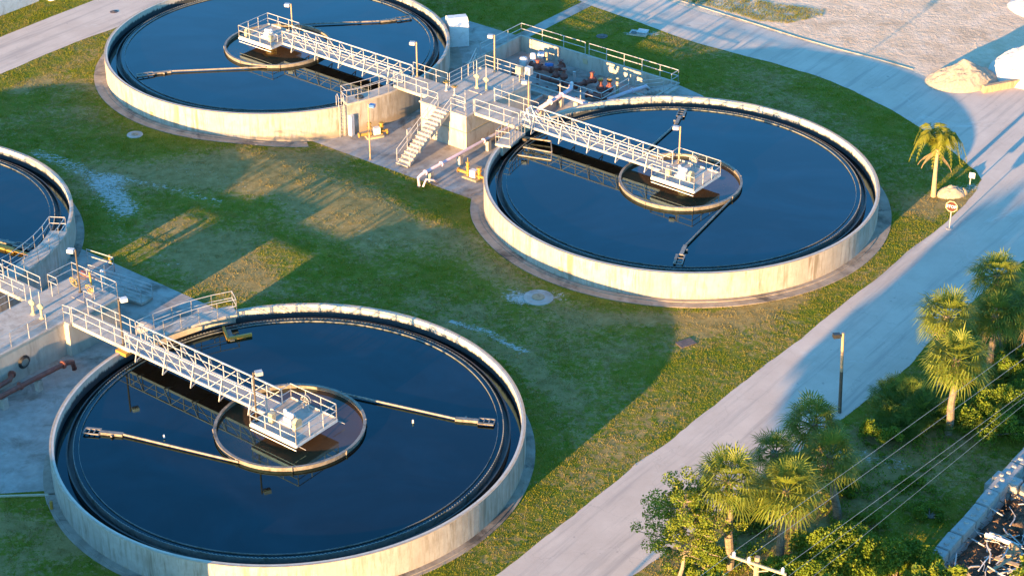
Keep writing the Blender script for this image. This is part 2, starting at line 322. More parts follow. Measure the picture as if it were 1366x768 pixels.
def fields(x,y):
    f=np.full(x.shape,.09)+.20*vn(x*.13+3,y*.13)+.12*vn(x*.4,y*.4+5)+.09*vn(x*1.1,y*1.1); silt=np.zeros(x.shape)
    B=lambda pts,wd,am: .95*am*np.exp(-(segdist(x,y,wp(pts))/wd)**2)
    f+=B([(150,240),(260,230),(400,250),(500,320)],2.6,.34)+B([(230,300),(330,370),(260,330)],2.6,.36)
    f+=B([(340,225),(450,200)],2.4,.34)+B([(470,270),(580,310)],1.6,.30)+B([(620,330),(700,380),(780,430)],1.8,.27)
    f+=B([(800,425),(960,425),(1060,400)],.7,.34)+B([(190,120),(60,110),(20,120)],1.0,.25)+B([(30,120),(130,70)],1.0,.22)
    f+=B([(590,430),(690,480),(760,530)],1.0,.26)+B([(820,470),(1000,430),(1150,330)],1.2,.20)+B([(760,640),(960,500)],1.4,.16)
    f+=B([(1230,275),(1300,262)],1.5,.4)+B([(640,420),(560,400)],1.3,.15)
    f+=B([(1140,590),(1240,590),(1290,545)],1.9,.42)+B([(1000,690),(1090,680),(1180,640)],1.9,.40)+B([(1020,740),(960,720),(880,745)],2.0,.42)
    f+=B([(0,700),(70,700),(90,730)],1.0,.25)+B([(1000,90),(1080,150),(1150,190)],2.0,.14)
    f+=B([(-60,560),(-60,900)],6,.2)
    silt+=B([(50,205),(100,222),(150,250),(175,280)],1.15,.42)+B([(150,235),(230,252),(290,270)],.7,.32)+B([(600,428),(650,443),(700,470)],.45,.52)
    silt+=B([(1060,620),(1130,600),(1200,620)],1.1,.36)+B([(690,398),(745,395)],1.0,.40)+B([(1265,262),(1300,250)],1.0,.45)
    silt+=B([(200,215),(300,240),(420,290),(540,330)],2.0,.22)+B([(130,250),(170,330),(250,360)],1.3,.24)+B([(620,350),(700,400)],1.2,.2); silt+=B([(480,205),(560,245)],.3,.15)+B([(840,45),(875,45)],.7,.5)
    return f,silt
FB,FS=fields(GX,GY)
me=bpy.data.meshes.new('ground'); nu,nv=len(gu),len(gv)
verts=np.stack([GX.ravel(),GY.ravel(),GZ.ravel()],1); faces=[]
cu=(gu[:-1]+gu[1:])/2; cv=(gv[:-1]+gv[1:])/2
for i in range(nu-1):
    for j in range(nv-1):
        a,b_=cu[i],cv[j]
        if (PIT[0]<a<PIT[1] and PIT[2]<b_<PIT[3]) or (PIT2[0]<a<PIT2[1] and PIT2[2]<b_<PIT2[3]): continue
        k=i*nv+j; faces.append((k,k+nv,k+nv+1,k+1))
me.from_pydata(verts.tolist(),[],faces)
for nm,arr in (('bare',FB),('silt',FS)):
    at_=me.attributes.new(nm,'FLOAT','POINT'); at_.data.foreach_set('value',arr.ravel().astype(np.float32))
me.materials.append(M['ground']); g=bpy.data.objects.new('ground',me); COL.objects.link(g); g['kind']='structure'
def sheet(name,poly,z,mat,F=WF,kind='structure',holes=False):
    bm=bmesh.new(); vs=[bm.verts.new((x,y,z)) for x,y in poly]; f=bm.faces.new(vs); bmesh.ops.triangulate(bm,faces=[f],ngon_method='EAR_CLIP')
    if bm.faces[:][0].normal.z<0: bmesh.ops.reverse_faces(bm,faces=bm.faces)
    me=bpy.data.meshes.new(name); bm.to_mesh(me); bm.free(); me.materials.append(M[mat]); o=bpy.data.objects.new(name,me); COL.objects.link(o)
    o.location=(F.c[0],F.c[1],0); o.rotation_euler=(0,0,F.a); o['kind']=kind; return o
sheet('sand_lot',smoothpoly(SAND,1.0,.5,3),.004,'sand')
sheet('road',smoothpoly(ROAD_MAIN,.6,.16,1),.012,'road'); sheet('road',smoothpoly(ROAD_TOP,.8,.12,2),.012,'road')
# kerb line along sand side of the road
# concrete pads of the hub between tanks B and C (lower court follows the ground level)
def padgrid(name,u0,u1,v0,v1,F,zf,mat='pad',off=.008,st=.5):
    mb=MB(); nu_=max(1,int((u1-u0)/st)); nv_=max(1,int((v1-v0)/st))
    U_=np.linspace(u0,u1,nu_+1); V_=np.linspace(v0,v1,nv_+1)
    vs=[(float(a),float(b),float(zf(a,b))+off) for a in U_ for b in V_]
    fs=[(i*(nv_+1)+j,(i+1)*(nv_+1)+j,(i+1)*(nv_+1)+j+1,i*(nv_+1)+j+1) for i in range(nu_) for j in range(nv_)]
    mb.add(vs,fs); return struct(name,mb,mat,F)
padgrid('concrete_pad',-8.6,8.4,-8.15,9.7,H1,hz)
padgrid('concrete_pad',-15.7,-7.7,9.7,16.9,H1,lambda u,v:0)
mb=MB(); mb.add([(-8.6,9.7,.0),(-8.6,9.7,.0)],[])
sheet('concrete_pad',[(8.1,9.7),(12.5,9.7),(14,14.5),(10.95,16.3),(8.1,16.9)],.008,'pad',H1)
sheet('concrete_pad',[(5.8,9.7),(8.1,9.7),(8.1,13.4),(5.8,13.4)],.009,'pad',H1)
sheet('footpath',[(-8.35,16.9),(-7.15,16.9),(-7.15,30),(-8.35,30)],.010,'pad',H1)
sheet('pit_floor',[(PIT[0],PIT[2]),(PIT[1],PIT[2]),(PIT[1],PIT[3]),(PIT[0],PIT[3])],PIT[4],'pad',H1)
sheet('concrete_pad',[(-12,9.1),(5.5,9.0),(8,5),(12.0,0),(12.1,-10.9),(11.9,-11.0),(9.75,-13.1),(3,-22),(-12,-22)],.008,'pad',H2)
# kerb of pad 2
mb=MB(); a_,b2=H2.inv(*at(-20,663)[:2]),H2.inv(*at(76,660)[:2]); mb.bar((*a_,.03),(*b2,.03),.14,.12)
single('pad_kerb',mb,'cream','pale straight kerb along the lower edge of the grey slab','kerb',H2)
# ---------------------------------------------------------------- tanks
WATER_Z=1.56
def tank(c,Rr,who,apr,aw=.98):
    F=Frame(c[0],c[1],FA)
    t=thing('clarifier_tank','large round concrete settling tank '+who,'tank',F,(0,0,0),'round clarifier tanks')
    mb=MB(); mb.ring(Rr-.13,Rr,-.9,2.0,n=180); mb.build('outer_wall','wall',t,False)
    mb=MB(); mb.ring(Rr-.26,Rr-.131,-.2,1.998,n=180); mb.build('inner_wall','inner',t)
    mb=MB(); mb.ring(Rr+.0,Rr+.35,-.5,.09,apr[0],apr[1],n=120); mb.ring(Rr+.35,Rr+aw,-.5,.045,apr[0],apr[1],n=120); mb.build('apron','apron',t,tr=lambda x,y,z:(x,y,z+float(hz(*H1.inv(*F.w(x,y))))))
    rw=Rr-1.33
    mb=MB(); mb.ring(rw,rw+.05,.9,1.60,n=720,zf=lambda i:1.585 if i%2 else 1.645); mb.build('weir','weir',t)
    mb=MB(); mb.ring(rw+.06,rw+.36,.9,1.2,n=180); mb.ring(rw+.36,rw+.45,.9,1.46,n=180); mb.build('launder_trough','trough',t)
    mb=MB(); mb.ring(rw-.30,rw-.28,1.3,1.64,n=180)
    mb.build('scum_baffle','weir',t)
    for r0,r1,z in ((0,rw,WATER_Z),(rw+.44,Rr-.255,1.12)):
        mb=MB(); n=128
        if r0==0:
            mb.add([(0,0,z)]+[(r1*math.cos(2*PI*i/n),r1*math.sin(2*PI*i/n),z) for i in range(n)],[(0,i+1,(i+1)%n+1) for i in range(n)])
        else:
            mb.add([(r*math.cos(2*PI*i/n),r*math.sin(2*PI*i/n),z) for r in (r0,r1) for i in range(n)],[(i,(i+1)%n,(i+1)%n+n,i+n) for i in range(n)])
        struct('water',mb,'water',F)
    mb=MB(); n=96; mb.add([(0,0,WATER_Z+.004)]+[(4.28*math.cos(2*PI*i/n),4.28*math.sin(2*PI*i/n),WATER_Z+.004) for i in range(n)],[(0,i+1,(i+1)%n+1) for i in range(n)]); struct('water',mb,'turbid',F)
    return t,F
tkA,FAf=tank(TA,13.62,'nearest the camera, in front of the broad grass lawn',(-140,140),.55)
tkB,FBf=tank(TB,RT,'standing beside the road bend and the queen palm',(-150,130))
tkC,FCf=tank(TC,RT,'beside the upper road, with the staircase at its side',(34,322))
tkD,FDf=tank(TD,RT,'cut off by the picture edge, only one side showing',(35,320),.55)
# small wall plates
for F,Rr,px,py,lab in ((FBf,RT,748,359,'small square tan plate low on the wall of the tank by the road bend'),(FCf,RT,201,152,'small square tan plate low on the wall of the tank beside the upper road')):
    q=F.inv(*at(px,py,.65)[:2]); a=math.atan2(q[1],q[0]); mb=MB(); mb.obox(((Rr+.01)*math.cos(a),(Rr+.01)*math.sin(a),.62),.05,.36,.34,a)
    single('wall_plate',mb,'wood',lab,'plate',F)
# skimmers --------------------------------------------------------
def skimmer(F,rot,who,zb=WATER_Z,rw=12.67,arms=(0,180),ringr=4.35):
    t=thing('skimmer',who,'skimmer',F,(0,0,zb),'rotating skimmers')
    mb=MB(); mb.ring(ringr-.08,ringr,zb-.25,zb+.22,n=96); mb.ring(ringr-.13,ringr+.05,zb+.22,zb+.27,n=96)
    for k in range(8):
        a=2*PI*k/8; mb.bar(((ringr)*math.cos(a),(ringr)*math.sin(a),zb-.1),((ringr+.05)*math.cos(a),(ringr+.05)*math.sin(a),zb+.3),.08)
    mb.build('feed_well','well',t)
    for d in arms:
        c,s=math.cos(R(rot+d)),math.sin(R(rot+d)); T=lambda x,y,z:(x*c-y*s,x*s+y*c,z)
        L=[(-.2,4.4),(7.0,6.5),(8.2,7.15),(9.55,8.05)]
        k=(rw-.5)/math.hypot(*L[3]); e=(L[3][0]*k,L[3][1]*k)
        mb=MB(); mb.tube([T(*L[0],zb+.12),T(*L[1],zb+.12)],.068,8); arm=mb.build('skimmer_arm','well',t)
        mb=MB(); mb.bar(T(*L[1],zb+.10),T(*L[2],zb+.10),.26,.16); mb.bar(T(L[1][0]+.45,L[1][1]+.1,zb+.1),T(L[1][0]+.4,L[1][1]+.55,zb+.1),.12); mb.build('float_board','well',arm)
        dx,dy=e[0]-L[2][0],e[1]-L[2][1]; l=math.hypot(dx,dy); nx,ny=-dy/l*.26,dx/l*.26
        mb=MB()
        for sg in (-1,1): mb.bar(T(L[2][0]+sg*nx,L[2][1]+sg*ny,zb+.13),T(e[0]+sg*nx,e[1]+sg*ny,zb+.13),.08 if sg>0 else .17,.07)
        for q in (.02,.35,.68,1): mb.bar(T(L[2][0]+dx*q-nx,L[2][1]+dy*q-ny,zb+.13),T(L[2][0]+dx*q+nx,L[2][1]+dy*q+ny,zb+.13),.06)
        mb.build('wiper_frame','well',arm)
skimmer(FAf,0,'pipe armed skimmer with ring well in the tank nearest the camera',rw=12.29)
skimmer(FBf,83,'pipe armed skimmer with ring well in the tank by the road bend')
skimmer(FCf,28,'pipe armed skimmer with ring well in the tank beside the upper road')
skimmer(FDf,-14,'pipe armed skimmer in the tank cut off by the picture edge')
# truss bridges ---------------------------------------------------
def truss(F,s,who,zb=2.36,zt=3.42,x0=-13.0,x1=-1.15,py=(-2.0,1.38),sidecut=False):
    """F: tank frame, s=+1 hub lies at -x, s=-1 hub lies at +x"""
    t=thing('truss_bridge','white metal truss footbridge '+who,'bridge',F,(s*x0,0,zb),'truss bridges to the tank centres')
    X=lambda x,y,z:(s*x,y,z); n=10; xs=[x0+(x1-x0)*i/n for i in range(n+1)]
    for y in (-.62,.62):
        mb=MB()
        mb.bar(X(x0,y,zb),X(x1,y,zb),.10,.18); mb.bar(X(x0,y,zt),X(x1,y,zt),.075,.075); mb.bar(X(x0,y,(zb+zt)/2+.02),X(x1,y,(zb+zt)/2+.02),.045)
        for x in xs: mb.bar(X(x,y,zb),X(x,y,zt),.055)
        for i in range(n):
            a,b=(zt,zb) if i<n/2 else (zb,zt)
            mb.bar(X(xs[i],y,a),X(xs[i+1],y,b),.042)
        mb.build('side_truss','alu',t)
    mb=MB(); mb.box(*sorted((s*x0,s*x1)),-.56,.56,zb+.02,zb+.06)
    for x in xs: mb.box(*sorted((s*(x-.03),s*(x+.03))),-.56,.56,zb-.10,zb+.018)
    mb.build('deck_plate','grate',t)
    for i in range(1,n,2):
        for y in (-1,1):
            mb=MB(); x=xs[i]; mb.bar(X(x,y*.64,zt-.05),X(x,y*1.02,zb-.32),.06); mb.bar(X(x,y*1.04,zb-.32),X(x,y*.5,zb-.14),.06); mb.build('outrigger','alu',t)
    # platform
    p0,p1=x1+.0,2.42; mb=MB(); mb.box(*sorted((s*p0,s*p1)),py[0],py[1],zb+.0,zb+.09); mb.build('platform_deck','conc',t)
    mb=MB()
    for y in (py[0]-.03,py[1]+.03): mb.bar(X(p0-.03,y,zb),X(p1+.03,y,zb),.05,.16)
    for x in (p0-.03,p1+.03): mb.bar(X(x,py[0],zb),X(x,py[1],zb),.05,.16)
    mb.bar(X(p0,py[0]-.02,zb-.28),X(p1,py[0]-.02,zb-.28),.05); mb.build('platform_frame','white',t)
    mb=MB(); zz=zb+.09
    mb.rail([X(p0,-.65,zz),X(p0,py[0],zz),X(p1,py[0],zz),X(p1,py[1],zz),X(p0,py[1],zz),X(p0,.65,zz)],1.02,1.15,.028,kick=True)
    mb.build('platform_railing','alu',t)
    mb=MB(); mb.lathe((s*.55,-.3,0),[(.45,1.3),(.45,2.1),(.75,2.15),(.75,2.28),(.0,2.3)],14); 
    for k in range(5): mb.tube([(s*(.0+.3*k),-.3+.2*(k%2),2.3),(s*(.0+.3*k),-.3+.2*(k%2),1.3)],.035,5)
    mb.build('centre_column','yellow' if s<0 else 'cream',t)
    return t,X
def drive(F,s,who,zb=2.45,arch=(1.35,-.75)):
    t=thing('drive_unit','white centre drive motor and gearbox on the platform '+who,'drive motor',F,(s*.6,-.5,zb),'centre drive units')
    X=lambda x,y,z:(s*x,y,z)
    mb=MB(); mb.box(*sorted((s*.1,s*1.0)),-.95,-.15,zb,zb+.14); mb.box(*sorted((s*.25,s*.85)),-.75,-.3,zb+.14,zb+.42); mb.build('gearbox','white',t)
    mb=MB(); mb.tube([X(.3,-.5,zb+.5),X(.85,-.5,zb+.5)],.16,12); mb.lathe((s*.2,-.5,zb+.4),[(0,.36),(.1,.34),(.13,.1),(.13,0)],10); mb.build('motor','white',t,True)
    # arched guard
    mb=MB(); pr=[(-.28,0),(-.28,.45)]+[(-.28*math.cos(PI*k/8),.45+.28*math.sin(PI*k/8)) for k in range(1,8)]+[(.28,.45),(.28,0)]
    ax,ay=arch; n=len(pr); vs=[X(ax-.11,ay+p,zb+q) for p,q in pr]+[X(ax+.11,ay+p,zb+q) for p,q in pr]
    mb.add(vs,[tuple(range(n)),tuple(range(2*n-1,n-1,-1))]+[(i,(i+1)%n,n+(i+1)%n,n+i) for i in range(n)]); mb.build('arched_guard','cream',t)
    mb=MB(); mb.box(*sorted((s*-.45,s*-.15)),-1.25,-.95,zb,zb+.62); mb.build('switch_box','cream',t)
    mb=MB(); mb.tube([X(-.7,-.75,zb),X(-.7,-.75,zb+.55)],.03); mb.tube([X(-.7,-.75,zb+.55),X(.35,-.75,zb+.6)],.035); mb.build('conduit','alu',t)
def reel(F,s,who,p=(.35,1.05),zb=2.45,m='black'):
    mb=MB(); c=(s*p[0],p[1],zb+.62)
    for dy in (-.08,.08):
        for k in range(16):
            a,b=2*PI*k/16,2*PI*(k+1)/16; mb.tube([(c[0]+.30*math.cos(a),c[1]+dy,c[2]+.30*math.sin(a)),(c[0]+.30*math.cos(b),c[1]+dy,c[2]+.30*math.sin(b))],.025,5,False)
        for k in range(4):
            a=PI*k/4; mb.bar((c[0]-.3*math.cos(a),c[1]+dy,c[2]-.3*math.sin(a)),(c[0]+.3*math.cos(a),c[1]+dy,c[2]+.3*math.sin(a)),.02)
    for dx in (-.25,.25): mb.bar((c[0]+dx,c[1],zb),(c[0],c[1],c[2]),.04)
    t=thing('hose_reel',who,'hose reel',F,(c[0],c[1],zb)); mb.build('reel_frame','alu',t)
    mb=MB()
    for q in (-.04,.0,.04):
        pts=[(c[0]+.2*math.cos(a),c[1]+q,c[2]+.2*math.sin(a)) for a in np.linspace(0,2*PI,17)]; mb.tube(pts,.04,5)
    mb.build('hose',m,t)
def lamp(F,b,h,ht,who,mat='post',head='alu',d=(-1,-.5)):
    t=thing('lamp_post',who,'lamp post',F,b,'lamp posts of the plant')
    mb=MB(); mb.tube([(b[0],b[1],b[2]),(b[0],b[1],b[2]+h)],.055,8); mb.box(b[0]-.11,b[0]+.11,b[1]-.11,b[1]+.11,b[2],b[2]+.03); mb.build('pole',mat,t)
    a=math.atan2(d[1],d[0]); cx,cy=b[0]+.32*math.cos(a),b[1]+.32*math.sin(a)
    mb=MB(); mb.bar((b[0],b[1],b[2]+h-.12),(cx,cy,b[2]+h-.12),.05); mb.obox((cx,cy,b[2]+h-.12),.42,.34,.22,a); hd=mb.build('lamp_head',head,t)
    mb=MB(); mb.obox((cx+.0,cy,b[2]+h-.245),.34,.26,.03,a); mb.build('lens','white',hd)
    return t
XA=truss(FAf,1,'over the water of the tank nearest the camera'); XB=truss(FBf,1,'over the water of the tank by the road bend',x0=-13.9); XC=truss(FCf,-1,'over the water of the tank beside the upper road',x0=-13.9)
XD=truss(FDf,-1,'mostly outside the frame over the cut off tank',x0=-13.9)
drive(FAf,1,'of the nearest tank'); drive(FBf,1,'of the tank by the road bend'); drive(FCf,-1,'of the tank beside the upper road',arch=(1.95,-1.45))
reel(FAf,1,'black hose on a wire reel at the far rail of the nearest tank platform'); reel(FBf,1,'pale hose reel at the far rail of the platform by the road bend',m='cream')
lamp(FAf,(-1.05,-1.6,2.45),3.3,0,'lamp post with small grey floodlight on the nearest tank platform','darkpost',d=(.6,1)); 
lamp(FBf,(-.85,1.0,2.45),2.9,0,'lamp post on the platform of the tank by the road bend'); 
q=FCf.inv(*at(390,39,2.45)[:2]); lamp(FCf,(q[0],q[1],2.45),2.2,0,'lamp post on the platform of the tank beside the upper road')
# spray nozzles on platform A
def spray(px,py,qx,qy,who):
    p,q=at(px,py,2.2),at(qx,qy,1.75); t=thing('spray_nozzle',who,'nozzle',WF,(p[0],p[1],2.2)); mb=MB(); mb.tube([p,q],.02,5); mb.build('nozzle_pipe','alu',t)
spray(443,558,460,565,'thin spray pipe reaching out from the far corner of the nearest platform'); spray(392,592,408,600,'thin spray pipe beneath the front corner of the nearest platform')
for px,py,lab in ((551,563,'small pale float standing upright in the water below the long skimmer arm'),(219,583,'small pale float in the dark water between bridge shadow and skimmer arm')):
    p=at(px,py,1.6); mb=MB(); mb.lathe((p[0],p[1],1.5),[(0,.28),(.05,.27),(.06,.1),(.06,0)],8); single('float',mb,'white',lab,'float')
# ---------------------------------------------------------------- hub between tanks B and C
Z=2.4
hub=thing('concrete_tower','pale concrete flow splitting block with railed deck at the top of the stairs','concrete block',H1,(0,1.8,-.5))
mb=MB(); mb.box(-2.62,1.85,-2.2,5.75,-.6,2.28); mb.build('tower_wall','towerc',hub)
mb=MB(); mb.box(-2.72,1.92,-2.27,5.82,2.28,2.40); mb.build('deck_slab','conc',hub)
mb=MB(); mb.bar((-2.66,-2.24,.98),(1.9,-2.24,.98),.05); mb.bar((1.89,-2.24,.98),(1.89,2,.98),.05); mb.build('joint_strip','cream',hub)
mb=MB(); mb.box(-.9,.4,1.5,2.7,2.402,2.45); mb.build('hatch_cover','grate',hub)
mb=MB(); mb.box(.6,1.8,-1.9,-.4,2.402,2.415); mb.build('hatch_cover','grate',hub)
mb=MB()
mb.rail([(-2.6,1.25,Z),(-2.6,5.7,Z),(1.1,5.7,Z)],mid=(.3,.65)); mb.build('railing','alu',hub)
mb=MB(); mb.rail([(-2.6,-2.15,Z),(-.95,-2.15,Z)]); mb.build('railing','alu',hub)
mb=MB(); mb.rail([(.35,-2.15,Z),(1.8,-2.15,Z),(1.8,-1.25,Z)]); mb.build('railing','alu',hub)
mb=MB(); mb.rail([(1.8,1.25,Z),(1.8,2.2,Z),(1.8,5.0,Z)]); mb.rail([(.3,-.4,Z),(.3,-1.6,Z),(1.2,-1.6,Z)]); mb.build('railing','alu',hub)
# low annex walls behind tower towards pit
an=thing('annex_channel','low concrete channel walls behind the stair block beside the pit','channel',H1,(3,6,-.5))
for b in ((1.86,2.9,5.0,9.6),):
    pass
mb=MB(); mb.box(-2.0,2.7,8.3,8.5,-.5,.25); mb.box(1.0,1.2,5.9,8.3,-.5,.2); mb.box(2.75,2.95,3.0,8.6,-.5,.45); mb.build('channel_wall','conc',an)
mb=MB(); mb.box(-1.9,.95,6.1,8.25,-.5,-.1); mb.build('channel_cover','pad',an)
def bridge(F,u0,u1,v0,v1,who,z=2.4,rails=((0,0),)):
    t=thing('access_walkway',who,'walkway',F,((u0+u1)/2,(v0+v1)/2,z-.3),'concrete walkways to the tanks')
    mb=MB(); mb.box(u0,u1,v0,v1,z-.26,z-.012); mb.build('walkway_slab','conc',t)
    for v in (v0+.06,v1-.06):
        mb=MB(); mb.rail([(u0,v,z-.01),(u1,v,z-.01)]); mb.build('railing','alu',t)
    return t
bC=bridge(H1,-6.2,-2.73,-1.25,1.25,'concrete walkway from the stair block to the tank beside the upper road')
bB=bridge(H1,1.93,6.1,-1.3,1.22,'concrete walkway from the stair block to the tank by the road bend')
# curved catwalks on the tank walls
def catwalk(F,a0,a1,z,who,r0=-1.05,r1=.15,cross=True,Rr=RT):
    t=thing('curved_catwalk',who,'catwalk',F,((Rr-.4)*math.cos(R((a0+a1)/2)),(Rr-.4)*math.sin(R((a0+a1)/2)),z),'catwalks on the tank walls')
    mb=MB(); mb.ring(Rr+r0,Rr+r1,z-.16,z,a0,a1,n=12); mb.build('deck_slab','conc',t)
    mb=MB(); mb.ring(Rr+r1-.6,Rr+r1-.2,1.3,z-.165,a0,a1,n=12); mb.build('bracket','towerc',t)
    for rr in (Rr+r0+.05,Rr+r1-.05):
        k=5; P=[(rr*math.cos(R(a0+(a1-a0)*i/k)),rr*math.sin(R(a0+(a1-a0)*i/k)),z) for i in range(k+1)]
        mb=MB(); mb.rail(P,1.05,2.0); mb.build('railing','alu',t)
    mb=MB(); mb.rail([((Rr+r0+.05)*math.cos(R(a1)),(Rr+r0+.05)*math.sin(R(a1)),z),((Rr+r1-.05)*math.cos(R(a1)),(Rr+r1-.05)*math.sin(R(a1)),z)],1.05,1.2); mb.build('railing','alu',t)
    return t
catwalk(FCf,-5.5,-24.5,2.2,'curved concrete catwalk with railings and coiled hose, on the tank wall left of the stairs')
catwalk(FBf,186,197,2.2,'short curved catwalk above the yellow pump, on the tank wall by the road bend')
catwalk(FAf,176.5,148.5,2.25,'long curved catwalk with railings on the far wall of the nearest tank',Rr=13.6)
catwalk(FDf,3.5,33,2.2,'long curved catwalk with railings on the wall of the cut off tank')
# ladder on C wall, coil, gate posts
def ladder(F,p,z0,z1,a,who):
    t=thing('ladder',who,'ladder',F,(p[0],p[1],z0)); dx,dy=-math.sin(a)*.2,math.cos(a)*.2
    mb=MB()
    for s in (-1,1): mb.tube([(p[0]+s*dx,p[1]+s*dy,z0),(p[0]+s*dx,p[1]+s*dy,z1),(p[0]+s*dx-.25*math.cos(a),p[1]+s*dy-.25*math.sin(a),z1+.15),(p[0]+s*dx-.5*math.cos(a),p[1]+s*dy-.5*math.sin(a),z1-.1),(p[0]+s*dx-.5*math.cos(a),p[1]+s*dy-.5*math.sin(a),2.0)],.025,5)
    mb.build('stile',M['alu'],t); mb=MB(); k=int((z1-z0)/.3)
    for i in range(k): z=z0+.25+i*.3; mb.tube([(p[0]-dx,p[1]-dy,z),(p[0]+dx,p[1]+dy,z)],.018,5)
    mb.build('rung','alu',t)
a=R(-26.5); ladder(FCf,((RT+.12)*math.cos(a),(RT+.12)*math.sin(a)),-.5,2.9,a,'white metal ladder climbing the tank wall left of the coiled hose catwalk')
a=R(-24); mb=MB()
mb.box((RT+.0)*math.cos(a)-.0,(RT+.0)*math.cos(a)+.35,(RT)*math.sin(a)-.1,(RT)*math.sin(a)+.25,-.5,1.2)
single('wall_buttress',mb,'white','pale narrow buttress with pipe beside the tank ladder','buttress',FCf)
def coil(c,r,who,F,vertical=False,nrm=(1,0),m='black',n=4):
    mb=MB()
    for k in range(n):
        rr=r*(1-.09*k)
        if vertical: pts=[(c[0]-nrm[1]*rr*math.cos(a)+nrm[0]*.03*k,c[1]+nrm[0]*rr*math.cos(a)+nrm[1]*.03*k,c[2]+rr*math.sin(a)) for a in np.linspace(0,2*PI,20)]
        else: pts=[(c[0]+rr*math.cos(a),c[1]+rr*math.sin(a),c[2]+.04*(k%2)) for a in np.linspace(0,2*PI,20)]
        mb.tube(pts,.03,5)
    single('hose_coil',mb,m,who,'hose',F)
a=R(-19); coil(((RT-.45)*math.cos(a),(RT-.45)*math.sin(a),2.24),.32,'dark hose coiled on the curved catwalk beside the ladder',FCf)
coil((1.42,-4.15,1.15),.42,'black hose coil hung on the grey concrete wall above the red pipe',H2,True,(1,0))
# staircase ------------------------------------------------------------
st=thing('staircase','straight pale concrete staircase climbing to the railed deck','stairs',H1,(-.28,-7.2,-.5))
u0,u1,NS=-.85,.30,15; v0,v1=-7.25,-2.28; rise=2.9/NS; run=(v1-v0)/NS
mb=MB()
for i in range(NS):
    z=-.5+rise*(i+1)-.02; v=v0+run*i; mb.box(u0,u1,v,v+run+.06,z-.07,z)
mb.build('step','cream' if 0 else 'conc',st)
mb=MB()
for uu in (u0+.1,u1-.1):
    mb.bar((uu,v0+.1,-.5),(uu,v1+.02,2.2),.10,.26)
for i in range(NS-1): mb.box(u0+.03,u1-.03,v0+run*(i+1)+.03,v0+run*(i+1)+.07,-.5+rise*(i+1)-.02,-.5+rise*(i+2)-.095)
mb.build('stringer','towerc',st)
for uu in (u0-.04,u1+.04):
    mb=MB(); k=4
    for f in (1.0,.55): mb.tube([(uu,v0+.2,-.3+1.0*f),(uu,v1+.1,2.4+1.0*f)],.026,5)
    for i in range(k+1): v=v0+.2+(v1-v0-.1)*i/k; z=-.3+2.7*i/k; mb.tube([(uu,v,z-.1),(uu,v,z+1.0)],.026,5)
    mb.build('handrail','alu',st)
mb=MB(); mb.box(-1.05,-.99,-5.7,-5.2,.2,1.75); single('metal_panel',mb,'alu','pale upright panel standing halfway up the left side of the stairs','panel',H1)
# chain across tower front
# lamps hub1
lamp(H1,(-1.53,5.5,2.42),3.1,0,'lamp post at the far end of the stair block deck')
lamp(H1,(-5.75,1.1,2.40),2.9,0,'lamp post on the walkway leading to the tank beside the upper road')
lamp(H1,(5.2,1.12,2.40),2.6,0,'lamp post on the walkway leading to the tank by the road bend')
lamp(H1,(-2.9,-7.8,-.5),4.6,0,'tall thin post with small light standing on the slab left of the stairs','post','blue',d=(1,.3))
# valves / actuators
def valve(F,b,h,who,m='yellow',r=.24):
    t=thing('valve_stand',who,'valve',F,b,'handwheel valve stands')
    mb=MB(); mb.lathe(b,[(.14,0),(.14,.04),(.06,.08),(.05,h-.1),(.09,h-.05),(.0,h)],10); mb.build('stand','alu',t)
    mb=MB(); pts=[(b[0]+r*math.cos(a),b[1]+r*math.sin(a),b[2]+h) for a in np.linspace(0,2*PI,17)]; mb.tube(pts,.028,5)
    for a in (0,PI/2): mb.bar((b[0]-r*math.cos(a),b[1]-r*math.sin(a),b[2]+h),(b[0]+r*math.cos(a),b[1]+r*math.sin(a),b[2]+h),.035)
    mb.lathe((b[0],b[1],b[2]+h-.07),[(.0,0),(.12,.0),(.12,.12),(0,.14)],10); mb.build('handwheel',m,t)
valve(H1,(-2.25,.45,2.4),.75,'yellow handwheel valve on the stair deck, the one nearer the upper tank'); valve(H1,(-1.2,.15,2.4),.75,'yellow handwheel valve on the stair deck, the one nearer the stairs foot rail')
def actuator(F,b,h,who,m='cream',arm=True):
    t=thing('gate_actuator',who,'actuator',F,b,'gate actuators')
    mb=MB(); mb.lathe(b,[(.18,0),(.18,.06),(.085,.1),(.075,h*.75),(.0,h*.75)],10); mb.build('pedestal',m,t)
    mb=MB(); mb.lathe((b[0],b[1],b[2]+h*.7),[(.0,0),(.16,.02),(.17,.24),(.09,.32),(0,.34)],10); mb.tube([(b[0]-.25,b[1],b[2]+h*.8),(b[0]+.25,b[1],b[2]+h*.8)],.09,8); mb.build('head',m,t)
    mb=MB(); mb.tube([(b[0],b[1],b[2]+h*.9),(b[0],b[1],b[2]+h*1.9)],.028,6); mb.build('stem_cover','alu',t)
actuator(H1,(-.65,2.2,2.45),1.2,'white gate actuator with tall stem in the middle of the stair deck'); actuator(H1,(.15,2.35,2.45),1.05,'second slightly shorter gate actuator beside the tall one on the stair deck')
# control boxes on deck corner
t=thing('control_cabinet','pair of grey metal control boxes at the far corner of the stair deck','control box',H1,(1.45,5.3,2.4))
for k,(u,v) in enumerate(((1.1,5.3),(1.75,5.65))):
    mb=MB(); mb.box(u-.25,u+.25,v-.2,v+.2,3.05,3.65); mb.box(u-.03,u+.03,v-.03,v+.03,2.4,3.05); mb.build('cabinet','cream' if k==0 else 'alu',t)
mb=MB()
for k in range(4): mb.tube([(1.3+.12*k,5.2,3.05),(1.4+.12*k,5.05,1.5)],.025,5)
mb.build('conduit','darkpost',t)
